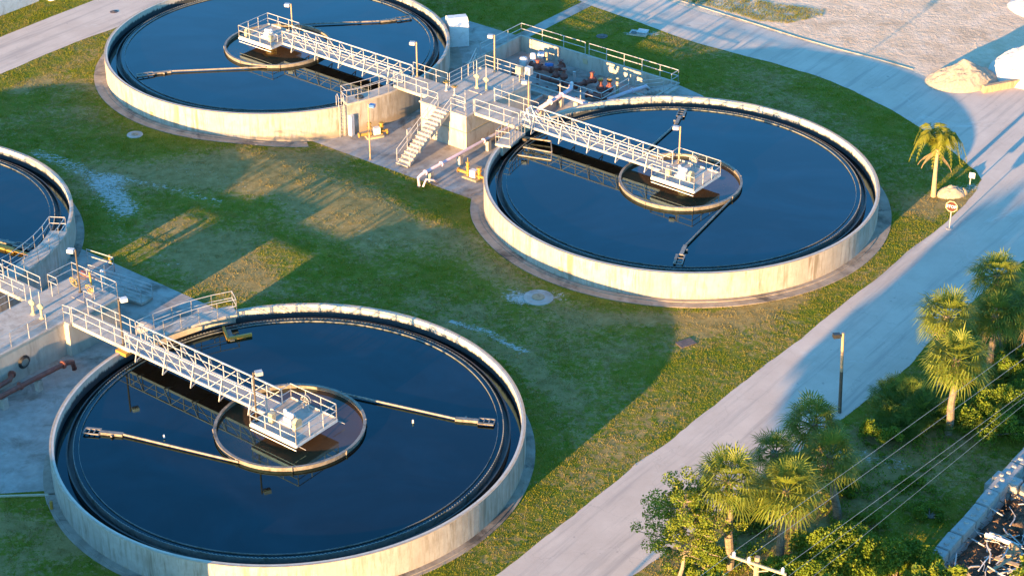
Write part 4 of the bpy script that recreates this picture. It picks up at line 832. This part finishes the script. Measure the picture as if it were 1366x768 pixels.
for k in range(4):
    for lv in range(2):
        q=Q0+ee*(BL*(k+(.25 if lv%2 else 0))); blockobj(q.x,q.y,lv*.665,math.atan2(ee.y,ee.x),'%s grey block out from the long wall in the dividing wall, %s course'%(names[k],('bottom','top')[lv]))
# ground of the scrap bay, brush
def inbay(x,y):
    v=Vector((x,y))-P0; return v.dot(dd),-(v.x*dd.y*-1+v.y*dd.x)*-1
mb=MB(); n=40; vs=[];fs=[]
for i in range(n+1):
    for j in range(n+1):
        a=-4+17*i/n; b=.35+11*j/n; q=P0+dd*a+ee*b; z=.55*(1-math.exp(-b*1.4))+.42*mnoise.noise(Vector((q.x*.9,q.y*.9,3)))+.3*mnoise.noise(Vector((q.x*2.7,q.y*2.7,8)))-.12
        vs.append((q.x,q.y,max(z,.02)))
for i in range(n):
    for j in range(n): k=i*(n+1)+j; fs.append((k,k+n+1,k+n+2,k+1))
mb.add(vs,fs)
for k in range(1400):
    a=random.uniform(-4,13); b=random.uniform(.5,9); q=P0+dd*a+ee*b; z=.35+random.random()*.5; th=random.random()*PI*2; L=random.uniform(.1,.5)
    mb.bar((q.x,q.y,z),(q.x+L*math.cos(th),q.y+L*math.sin(th),z+random.uniform(-.15,.25)),random.uniform(.015,.05))
o=mb.build('debris','debris'); o['kind']='stuff'
sc=[('scrap_pipe','alu'),('scrap_plank','wood'),('scrap_pipe','white'),('scrap_plank','cream')]
labs={('scrap_pipe','alu'):'thin grey metal strip lying in the tangled scrap heap',('scrap_plank','wood'):'brown broken plank lying in the tangled scrap heap',('scrap_pipe','white'):'whitish bent pipe lying in the tangled scrap heap',('scrap_plank','cream'):'pale yellowish board lying in the tangled scrap heap'}
for k in range(190):
    a=random.uniform(-2.5,5.5); b=random.uniform(1.0,6.5)
    if k%3==0: a=random.uniform(5,11)
    q=P0+dd*a+ee*b; z=.65+random.random()*.5; th=random.gauss(.2,.8)+ (PI/2 if random.random()<.25 else 0); L=random.uniform(.3,1.9); nm,m_=sc[0] if k%3!=1 else sc[random.randrange(4)]
    mb=MB()
    if nm=='scrap_pipe': mb.tube([(0,0,0),(L/2,random.uniform(-.1,.1),random.uniform(0,.12)),(L,random.uniform(-.25,.25),random.uniform(-.15,.2))],random.uniform(.015,.05),6)
    else: mb.obox((L/2,0,0),L,random.uniform(.1,.34),.05,0,Matrix.Rotation(random.uniform(-.5,.5),3,'X'))
    mb.v=[(q.x+x*math.cos(th)-y*math.sin(th),q.y+x*math.sin(th)+y*math.cos(th),z+zz) for x,y,zz in mb.v]
    single(nm,mb,m_,labs[(nm,m_)],'scrap',group=labs[(nm,m_)].split(' lying')[0]+'s of the heap')
p=at(1336,722,1.0); mb=MB(); mb.tube([(p[0]-.8,p[1]+.45,1.15),(p[0]+.8,p[1]-.45,1.05)],.12,12); single('scrap_log',mb,'white','thick white cylinder lying across the scrap heap','log',smooth=False)
for px,py,lab in ((1352,735,'tan rusty drum half sunk in the scrap'),(1358,703,'round brown bale of brush in the scrap bay')):
    p=at(px,py,.8); single('scrap_bale',moundmesh(p,.7,.6,1.3,0,px,2.4,18),'debris' if px>1355 else 'wood',lab,'scrap',smooth=True,b=(p[0],p[1],0))
# ---------------------------------------------------------------- vegetation
def frond_fan(mb,o,d,L,rf,n=15,droop=.35,rr=random):
    """costapalmate leaf: petiole then a fan of narrow blades"""
    d=d.normalized(); side=d.cross(Vector((0,0,1))); side=side.normalized() if side.length>.01 else Vector((1,0,0)); up=side.cross(d).normalized()
    h=o+d*L+Vector((0,0,-droop*L*.25)); mb.bar(o,h,.035)
    d2=(d+Vector((0,0,-droop))).normalized(); up2=side.cross(d2).normalized()
    for k in range(n):
        a=(k/(n-1)-.5)*R(205); l=rf*(1-.28*abs(a)/R(100))*rr.uniform(.88,1.06)
        u=(d2*math.cos(a)+side*math.sin(a)); u=(u-up2*(-.22)*abs(math.sin(a))).normalized()
        wv=u.cross(up2).normalized()*.025*rf/.9
        m=h+u*l*.6; e=h+u*l+Vector((0,0,-l*rr.uniform(.04,.42)*(1+droop)))
        mb.add([h-wv*.3,h+wv*.3,m+wv,m-wv,e],[(0,1,2,3),(3,2,4)])
def sabal(p,h,who,r=1.0,nf=38,lean=(0,0),seed=0,mat='sabal',dead=6,grp='sabal palms'):
    rr=random.Random(seed); t=thing('sabal_palm',who,'palm tree',WF,(p[0],p[1],0),grp)
    mb=MB(); top=Vector((p[0]+lean[0],p[1]+lean[1],h)); b=Vector((p[0],p[1],-.05)); K=9
    mb.tube([b.lerp(top,i/K)+Vector((.04*math.sin(i*1.3),0,0)) for i in range(K+1)],[.24-.10*(i/K)+.018*(i%2)+ (0.07 if i>K-2 else 0) for i in range(K+1)],9); mb.build('trunk','bark',t)
    mb=MB()
    for k in range(nf):
        z=1-1.45*(k+.5)/nf; az=k*2.39996+rr.uniform(-.2,.2); z+=rr.uniform(-.08,.08); z=max(-.75,min(.98,z)); c=math.sqrt(1-z*z)
        d=Vector((c*math.cos(az),c*math.sin(az),z)); frond_fan(mb,top+Vector((0,0,-.15)),d,rr.uniform(.65,.95)*r,rr.uniform(.85,1.1)*r,droop=.12+.20*(1-z),rr=rr,n=17)
    mb.build('crown',mat,t)
    if dead:
        mb=MB()
        for k in range(dead):
            az=rr.uniform(0,2*PI); d=Vector((.55*math.cos(az),.55*math.sin(az),-.8)); frond_fan(mb,top+Vector((0,0,-.3)),d,.6*r,.75*r,droop=.8,rr=rr,n=11)
        mb.build('dead_frond','dead',t)
def atc(bx,by,cx,cy,h):   # trunk base pixel, crown pixel at height h -> base point and lean
    b=at(bx,by); c=at(cx,cy,h); return b,(c[0]-b[0],c[1]-b[1])
for bx,by,cx,cy,h,r,who,sd,mat,nf in (
 (973,757,973,640,5.9,1.02,'tall cabbage palm whose trunk stands by the utility pole crossarm',1,'sabal',40),
 (1038,762,1050,652,5.4,1.05,'cabbage palm with hanging yellow fans right of the pole crossarm palm',2,'sabal',42),
 (1100,640,1085,563,4.2,.95,'cabbage palm standing directly beside the roadside lamp post',3,'sabal',38),
 (1117,690,1108,606,4.4,.90,'slim cabbage palm between the lamp post palm and the leafy thicket',4,'sabal',34),
 (1026,700,1034,602,4.6,.72,'small dark cabbage palm behind the two foreground palms',5,'sabal_dk',26),
 (1265,578,1277,478,5.5,1.05,'tall lone trunked cabbage palm over the bare dirt patch',6,'sabal',44),
 (1250,530,1264,420,5.8,.98,'cabbage palm behind the lone trunked one, fans over the road',7,'sabal',38),
 (1318,500,1329,420,4.6,.92,'cabbage palm rising from the green thicket by the road edge',8,'sabal',36),
 (1330,470,1330,366,5.6,.92,'highest cabbage palm, its crown over the shaded road',9,'sabal',36),
 (1385,500,1376,408,5.0,.95,'cabbage palm half cut by the picture edge',10,'sabal_dk',32)):
    b,l=atc(bx,by,cx,cy,h); sabal(b,h,who,r*1.30,nf+6,l,sd,mat)
def pinnate(mb,o,az,L,rise,rr,n=26,ll=1.0):
    pts=[]; d=Vector((math.cos(az),math.sin(az),0))
    for i in range(n+1):
        s=i/n; pts.append(o+d*L*(s*.98)+Vector((0,0,rise*math.sin(s*2.4)*L-.78*L*s*s*s*s)))
    mb.tube(pts[::4]+[pts[-1]],.02,4)
    sd=Vector((-d.y,d.x,0))
    for i in range(2,n):
        l=(.52*math.sin(PI*(i/n)**.8)+.12)*ll; tn=(pts[i+1]-pts[i-1]).normalized()
        for s in (-1,1):
            for q in (0,1):
                u=(sd*s*rr.uniform(.6,.9)+tn*.45+Vector((0,0,-rr.uniform(.25,.75)))).normalized(); b=pts[i]; wv=tn*.028; e=b+u*l+Vector((0,0,-.1*l)); m=b+u*l*.5
                mb.add([b-wv,b+wv,m+wv,m-wv,e],[(0,1,2,3),(3,2,4)])
p=at(1245,262); t=thing('queen_palm','feathery yellow green palm standing alone near the road bend','palm tree',WF,(p[0],p[1],0)); rr=random.Random(4)
mb=MB(); mb.tube([(p[0],p[1],0),(p[0]-.05,p[1],1.9),(p[0]-.08,p[1],3.75)],[.20,.15,.13],10); mb.build('trunk','post',t)
top=Vector((p[0]-.08,p[1],3.75)); mb=MB()
for k in range(19): pinnate(mb,top,k*2.4+rr.uniform(-.15,.15),rr.uniform(1.7,2.2),.50+.35*rr.random()+(.25 if k%3==0 else 0),rr)
mb.build('crown','queen',t)
mb=MB()
for k in range(3): pinnate(mb,top,[3.6,3.0,5.6,.2,4.6][k],1.3,-.25-.1*k,rr,18,.42)
mb.build('dead_frond','dead',t)
def leafcloud(mb,c,rad,n,s,rr,flat=.8):
    for k in range(n):
        while True:
            x,y,z=rr.uniform(-1,1),rr.uniform(-1,1),rr.uniform(-1,1)
            if .2<x*x+y*y+z*z<1: break
        q=Vector((c[0]+x*rad,c[1]+y*rad,c[2]+z*rad*flat)); a=Vector((rr.gauss(0,1),rr.gauss(0,1),rr.gauss(0,1))).normalized(); b=a.cross(Vector((rr.gauss(0,1),rr.gauss(0,1),rr.gauss(0,1)))).normalized(); l=s*rr.uniform(.6,1.3)
        mb.add([q-b*l*.35,q+a*l*.6,q+b*l*.35,q-a*l*.6],[(0,1,2,3)])
def tree(p,h,who,branches,seed,mat='leaf1',leaf=.15,nl=130,name='broadleaf_tree',cat='tree',trunk=.13,crown0=.35,spread=.36):
    rr=random.Random(seed); t=thing(name,who,cat,WF,(p[0],p[1],0)); mb=MB(); T=Vector((p[0],p[1],0)); top=T+Vector((rr.uniform(-.2,.2),0,h))
    K=6; tr=[T.lerp(top,i/K)+Vector((.12*math.sin(i*1.7+seed),.1*math.cos(i*2.1),0)) for i in range(K+1)]; mb.tube(tr,[trunk*(1-.8*i/K) for i in range(K+1)],7)
    cl=[]
    for k in range(branches):
        s=crown0+(1-crown0)*(k/branches); o=T.lerp(top,s); az=k*2.4+rr.uniform(-.4,.4); L=h*spread*(1.15-s*.75)*rr.uniform(.7,1.25); e=o+Vector((math.cos(az)*L,math.sin(az)*L,L*rr.uniform(.15,.55)))
        mb.tube([o,o.lerp(e,.5)+Vector((0,0,.1)),e],[.045,.03,.012],5)
        for f in (.45,.72,1.0): cl.append((o.lerp(e,f)+Vector((rr.uniform(-.2,.2),rr.uniform(-.2,.2),rr.uniform(-.05,.3))),rr.uniform(.28,.5)*(.7+.3*f)))
    mb.build('trunk','twig',t); mb=MB()
    for c,r in cl: leafcloud(mb,c,r,nl,leaf,rr)
    mb.build('crown',mat,t); return t
p=at(908,775); tree(p,5.6,'airy broadleaf tree with bare twigs leaning over the road edge',44,5,'leaf1',.11,120,crown0=.28,spread=.52)
def bush(p,rx,ry,h,who,seed,mat='leaf2',leaf=.16,n=9000,name='leafy_bush',lump=16):
    rr=random.Random(seed); t=thing(name,who,'bush',WF,(p[0],p[1],0)); mb=MB(); L=[]
    for k in range(lump):
        a=rr.uniform(0,2*PI); r=math.sqrt(rr.random())*.85; L.append((p[0]+r*rx*math.cos(a),p[1]+r*ry*math.sin(a),h*rr.uniform(.35,.85)*(1-.35*r*r)))
    for c in L: leafcloud(mb,c,rr.uniform(.45,.75)*min(rx,ry)*.62,n//lump,leaf,rr)
    mb.build('foliage',mat,t); mb=MB()
    for c in L: mb.tube([(p[0],p[1],0),((p[0]+c[0])/2,(p[1]+c[1])/2,c[2]*.6),c],[.06,.04,.015],5)
    mb.build('stem','twig',t)
p=at(1118,762); bush((p[0]-.2,p[1]-.3),2.6,2.1,2.9,'big dense yellow green thicket below the palms',21,'leaf2',.125,30000,lump=34)
p=at(1190,775); bush((p[0]+.3,p[1]-.2),2.2,1.9,2.6,'dense thicket touching the lowest concrete blocks',22,'leaf2',.125,22000,lump=26)
p=at(1060,800); bush(p,2.4,1.7,2.6,'thicket at the bottom picture edge below the utility pole',23,'leaf2',.125,20000,lump=26)
def palmetto(p,rx,h,who,seed,nf=210,mat='sabal_dk'):
    rr=random.Random(seed); t=thing('palmetto_bush',who,'bush',WF,(p[0],p[1],0),'saw palmetto bushes'); mb=MB()
    for k in range(nf):
        a=rr.uniform(0,2*PI); r=math.sqrt(rr.random())*rx*.75; o=Vector((p[0]+r*math.cos(a),p[1]+r*math.sin(a),.1)); z=rr.uniform(.35,1); d=Vector((math.cos(a+rr.uniform(-.8,.8)),math.sin(a+rr.uniform(-.8,.8)),z*1.4))
        frond_fan(mb,o,d,rr.uniform(.5,1)*h*.75,rr.uniform(.5,.75),n=13,droop=.3,rr=rr)
    mb.build('frond',mat,t)
for px,py,rx,h,sd,who in ((1214,548,2.1,1.9,31,'round dark palmetto clump at the road edge left of the lone palm'),(1300,560,1.7,1.6,32,'palmetto clump right of the lone palm trunk'),(1345,530,1.8,2.0,33,'palmetto clump at the picture edge under the wires'),(1290,495,1.7,2.2,34,'palmetto clump behind the lone palm against the road'),(1350,480,1.8,2.2,35,'palmetto clump below the highest palm'),(1062,640,1.3,1.3,36,'low palmetto between the foreground palms'),(1000,690,1.2,1.0,37,'low dark palmetto behind the crossarm palm'),(1255,560,1.7,1.6,38,'palmetto clump around the foot of the lone palm'),(1322,515,1.9,2.0,39,'palmetto clump between the two right hand palms'),(1368,560,1.8,1.6,40,'palmetto clump at the picture edge above the block wall'),(1195,575,1.2,1.1,55,'small palmetto at the dirt edge left of the round clump')):
    palmetto(at(px,py),rx,h,who,sd)
for px,py,rx,h,sd,who in ((1335,545,2.2,1.7,41,'glossy green bush beside the road under the wires'),(1270,520,1.4,1.5,42,'green bush squeezed between palmettos and road'),(1160,705,1.2,.9,43,'low green bush on the bare dirt above the thicket'),(1215,650,.9,.6,44,'small weedy bush on the bare dirt'),(1130,655,.9,.6,45,'small weedy bush behind the slim cabbage palm'),(945,760,1.4,1.2,46,'dark bush at the foot of the airy tree'),(1240,690,1.0,.5,47,'low weeds along the inner side of the block wall'),(1175,590,1.3,1.3,51,'rounded bush beneath the road lamp beside the palmetto clump'),(1325,580,2.0,1.3,52,'spreading green bush right of the lone palm foot'),(1310,450,1.6,2.0,53,'tall green bush under the crown at the shaded road edge'),(1088,660,1.2,1.4,54,'dark bush filling the gap under the lamp post palm'),(1362,510,1.8,2.4,56,'tall leafy bush at the picture edge beneath the cut off palm'),(1288,560,1.5,1.5,57,'bright green bush immediately right of the lone palm trunk')):
    p=at(px,py); bush(p,rx,rx*.8,h,who,sd,'leaf2',.11,6500 if h>1 else 2600,lump=12)
mb=MB(); rr=random.Random(8); up_=wp([(1120,560),(1200,580),(1250,560),(1366,545),(1366,575),(1300,640),(1230,700),(1130,690),(1020,760),(900,768),(950,720),(1060,660)])
for k in range(2600):
    x,y=rr.uniform(6,32),rr.uniform(84,104)
    if not poly_in(np.array([x]),np.array([y]),up_)[0] or mnoise.noise(Vector((x*.5,y*.5,2)))<-.1: continue
    leafcloud(mb,(x,y,.14),rr.uniform(.15,.45),rr.randint(10,36),.11,rr,.5)
o=mb.build('undergrowth','leaf2'); o['kind']='stuff'
# trees below the frame (south of the thicket) that shade the road and the block wall
tree((-10.6,61.5),8.8,'tall dense tree added outside the frame so its crown shades the road',70,91,'leaf1',.34,120,crown0=.60,spread=.40)['group']='roadside trees outside the frame'  # unseen tree put in for the crown shadow it throws on the road
for k,(x,y,h) in enumerate(((15.5,77.5,5.8),(20.5,78.0,6.2),(25.5,79.0,5.6),(9.5,79.5,4.6),(29.5,82.0,5.0))):
    tree((x,y),h,'leafy roadside tree outside the frame near the power line',22,60+k,'leaf1',.22,90)['group']='roadside trees outside the frame'
# ---------------------------------------------------------------- utility pole and wires
p=at(1010,748,9.0); t=thing('utility_pole','wooden utility pole with white crossarm and insulators','utility pole',WF,(p[0],p[1],0))
mb=MB(); mb.tube([(p[0],p[1],-.1),(p[0],p[1],9.25)],[.17,.13],10); mb.build('pole','wood',t)
a_,b_=Vector(at(974,741,9.0)),Vector(at(1049,766,9.0)); mb=MB(); mb.bar(a_,b_,.09,.11); mb.build('crossarm','cream',t)
ins=[Vector(at(x,y,9.05)) for x,y in ((979,742),(999,749),(1044,763))]
for q in ins: mb=MB(); mb.lathe((q.x,q.y,9.05),[(.05,0),(.09,.03),(.06,.08),(.09,.13),(.05,.18),(.08,.23),(0,.3)],10); mb.build('insulator','white',t)
mb=MB(); mb.bar((p[0]-.45,a_.lerp(b_,.3).y,8.9),(p[0],p[1],8.4),.05); mb.bar((p[0]+.45,a_.lerp(b_,.7).y,8.9),(p[0],p[1],8.4),.05); mb.build('brace','cream',t)
def wire(p,q,r,who,sag=.25):
    p,q=Vector(p),Vector(q); d=q-p; p=p-d*.0; pts=[p.lerp(q,i/14)-Vector((0,0,sag*4*(i/14)*(1-i/14))) for i in range(15)]
    mb=MB(); mb.tube(pts,r,5); single('power_line',mb,'wire',who,'wire',group='wires along the palms',b=tuple(p))
ext=lambda a,b,k: tuple(Vector(a)+(Vector(b)-Vector(a))*k)
W=[((979,735),(1366,455),9.3,'uppermost wire running from the first insulator over the lone palm trunk'),((999,742),(1366,476),9.3,'second wire from the top, starting at the middle insulator'),((1044,757),(1366,521),9.3,'middle wire leaving the last insulator over the thicket')]
for (a,b,z,who) in W:
    A_=at(*a,z); B_=at(*b,z); wire(A_,ext(A_,B_,1.6),.0095,who,.12); C_=ext(A_,B_,-.5); wire((C_[0],C_[1],z),A_,.0095,'short end of the '+who.split(' wire')[0].split(' from')[0]+' wire at the bottom picture edge',.02)
for a,b,z,who in (((1050,768),(1366,528),8.2,'fourth wire from the top, close under the middle wire'),((1050,795),(1366,537),7.6,'lowest wire crossing above the concrete block wall')):
    A_=at(*a,z); B_=at(*b,z); wire(ext(A_,B_,-.3),ext(A_,B_,1.6),.008,who,.12)
# ---------------------------------------------------------------- grass blades (uncountable ground cover)
def scatter(n,xr,yr):
    x=rng.uniform(*xr,n); y=rng.uniform(*yr,n); return x,y
tanks=[(TA,13.62),(TB,RT),(TC,RT),(TD,RT)]
def allowed(x,y,margin=0.0):
    ok=np.ones(x.shape,bool)
    for c,r in tanks:
        d=np.hypot(x-c[0],y-c[1]); ok&=d>r+(.58 if r<13.8 or c is TD else .97)+.12*np.sin(x*3.1)*np.cos(y*2.7)
    dx,dy=x-H1.c[0],y-H1.c[1]; u=dx*H1.ca+dy*H1.sa; v=-dx*H1.sa+dy*H1.ca
    ok&=~((u>-8.6)&(u<8.4)&(v>-8.15)&(v<9.7)); ok&=~((u>-15.7)&(u<8.3)&(v>9.7)&(v<17.1)); ok&=~((u>8)&(u<14)&(v>9.7)&(v<16.9-.2*(u-8)))
    ok&=~((u>-8.35)&(u<-7.15)&(v>16))
    dx,dy=x-H2.c[0],y-H2.c[1]; u2=dx*H2.ca+dy*H2.sa; v2=-dx*H2.sa+dy*H2.ca
    ok&=~poly_in(u2,v2,[(-12,9.1),(5.5,9.0),(8,5),(12.0,0),(12.1,-10.9),(9.75,-13.1),(3,-22),(-12,-22)])
    ok&=~poly_in(x,y,ROAD_MAIN)&~poly_in(x,y,ROAD_TOP)&~poly_in(x,y,SAND)
    q=(x-P0.x)*dd.x+(y-P0.y)*dd.y; b=(x-P0.x)*ee.x+(y-P0.y)*ee.y; ok&=~((b>-.3)&(b<12))
    return ok,u,v
def bladefield(n,xr,yr,hmin,hmax,name,mat,polyonly=None):
    x,y=scatter(n,xr,yr)
    # keep what the camera or a neighbouring camera could see
    keep=(np.abs(x)<.275*(y)+3)&(y<172)&(y>82); x,y=x[keep],y[keep]
    if polyonly is not None:
        ok=poly_in(x,y,polyonly); x,y=x[ok],y[ok]; dx,dy=x-H1.c[0],y-H1.c[1]; u=dx*H1.ca+dy*H1.sa; v=-dx*H1.sa+dy*H1.ca; den=np.full(x.shape,.8); dry=np.full(x.shape,.1)
    else:
        ok,u,v=allowed(x,y); x,y,u,v=x[ok],y[ok],u[ok],v[ok]
        b,s=fields(x,y); den=np.clip(1.0-b*1.9-s*3.0,.03,1); dry=b*.9
    nz=vn(x*.5,y*.5)*.45+vn(x*1.4,y*1.4)*.8+vn(x*3.3,y*3.3)*.5; den=np.clip(den-.02+nz*1.3,.02,1)
    k=rng.random(x.shape)<den; x,y,u,v,dry=x[k],y[k],u[k],v[k],dry[k]; n=len(x); z=hz(u,v)
    h=rng.uniform(hmin,hmax,n)*(1+.5*vn(x*.5+7,y*.5)); az=rng.uniform(0,2*PI,n); wd=rng.uniform(.012,.024,n)*1.3; ln=rng.uniform(.1,.6,n)*h; la=rng.uniform(0,2*PI,n)
    V_=np.empty((n,3,3)); cx,cy=np.cos(az)*wd,np.sin(az)*wd
    V_[:,0]=np.stack([x-cx,y-cy,z-.01],1); V_[:,1]=np.stack([x+cx,y+cy,z-.01],1); V_[:,2]=np.stack([x+ln*np.cos(la),y+ln*np.sin(la),z+h],1)
    me=bpy.data.meshes.new(name); me.vertices.add(3*n); me.vertices.foreach_set('co',V_.ravel().astype(np.float32)); me.loops.add(3*n); me.loops.foreach_set('vertex_index',np.arange(3*n,dtype=np.int32))
    me.polygons.add(n); me.polygons.foreach_set('loop_start',np.arange(0,3*n,3,dtype=np.int32)); me.update(calc_edges=True); me.materials.append(M[mat])
    da=me.attributes.new('dry','FLOAT','POINT'); da.data.foreach_set('value',np.repeat(dry,3).astype(np.float32))
    o=bpy.data.objects.new(name,me); COL.objects.link(o); o['kind']='stuff'; return n
NB=1900000
print('blades',bladefield(NB,(-48,48),(82,172),.035,.08,'grass','gblade'))
print('blades',bladefield(330000,(0,48),(150,172),.06,.14,'grass','gblade',wp([(890,-10),(960,-10),(1030,5),(1100,14),(1097,22),(1050,32),(1010,28),(950,10),(900,0)])))
for o in bpy.data.objects:
    if '_b' in o.keys(): del o['_b']
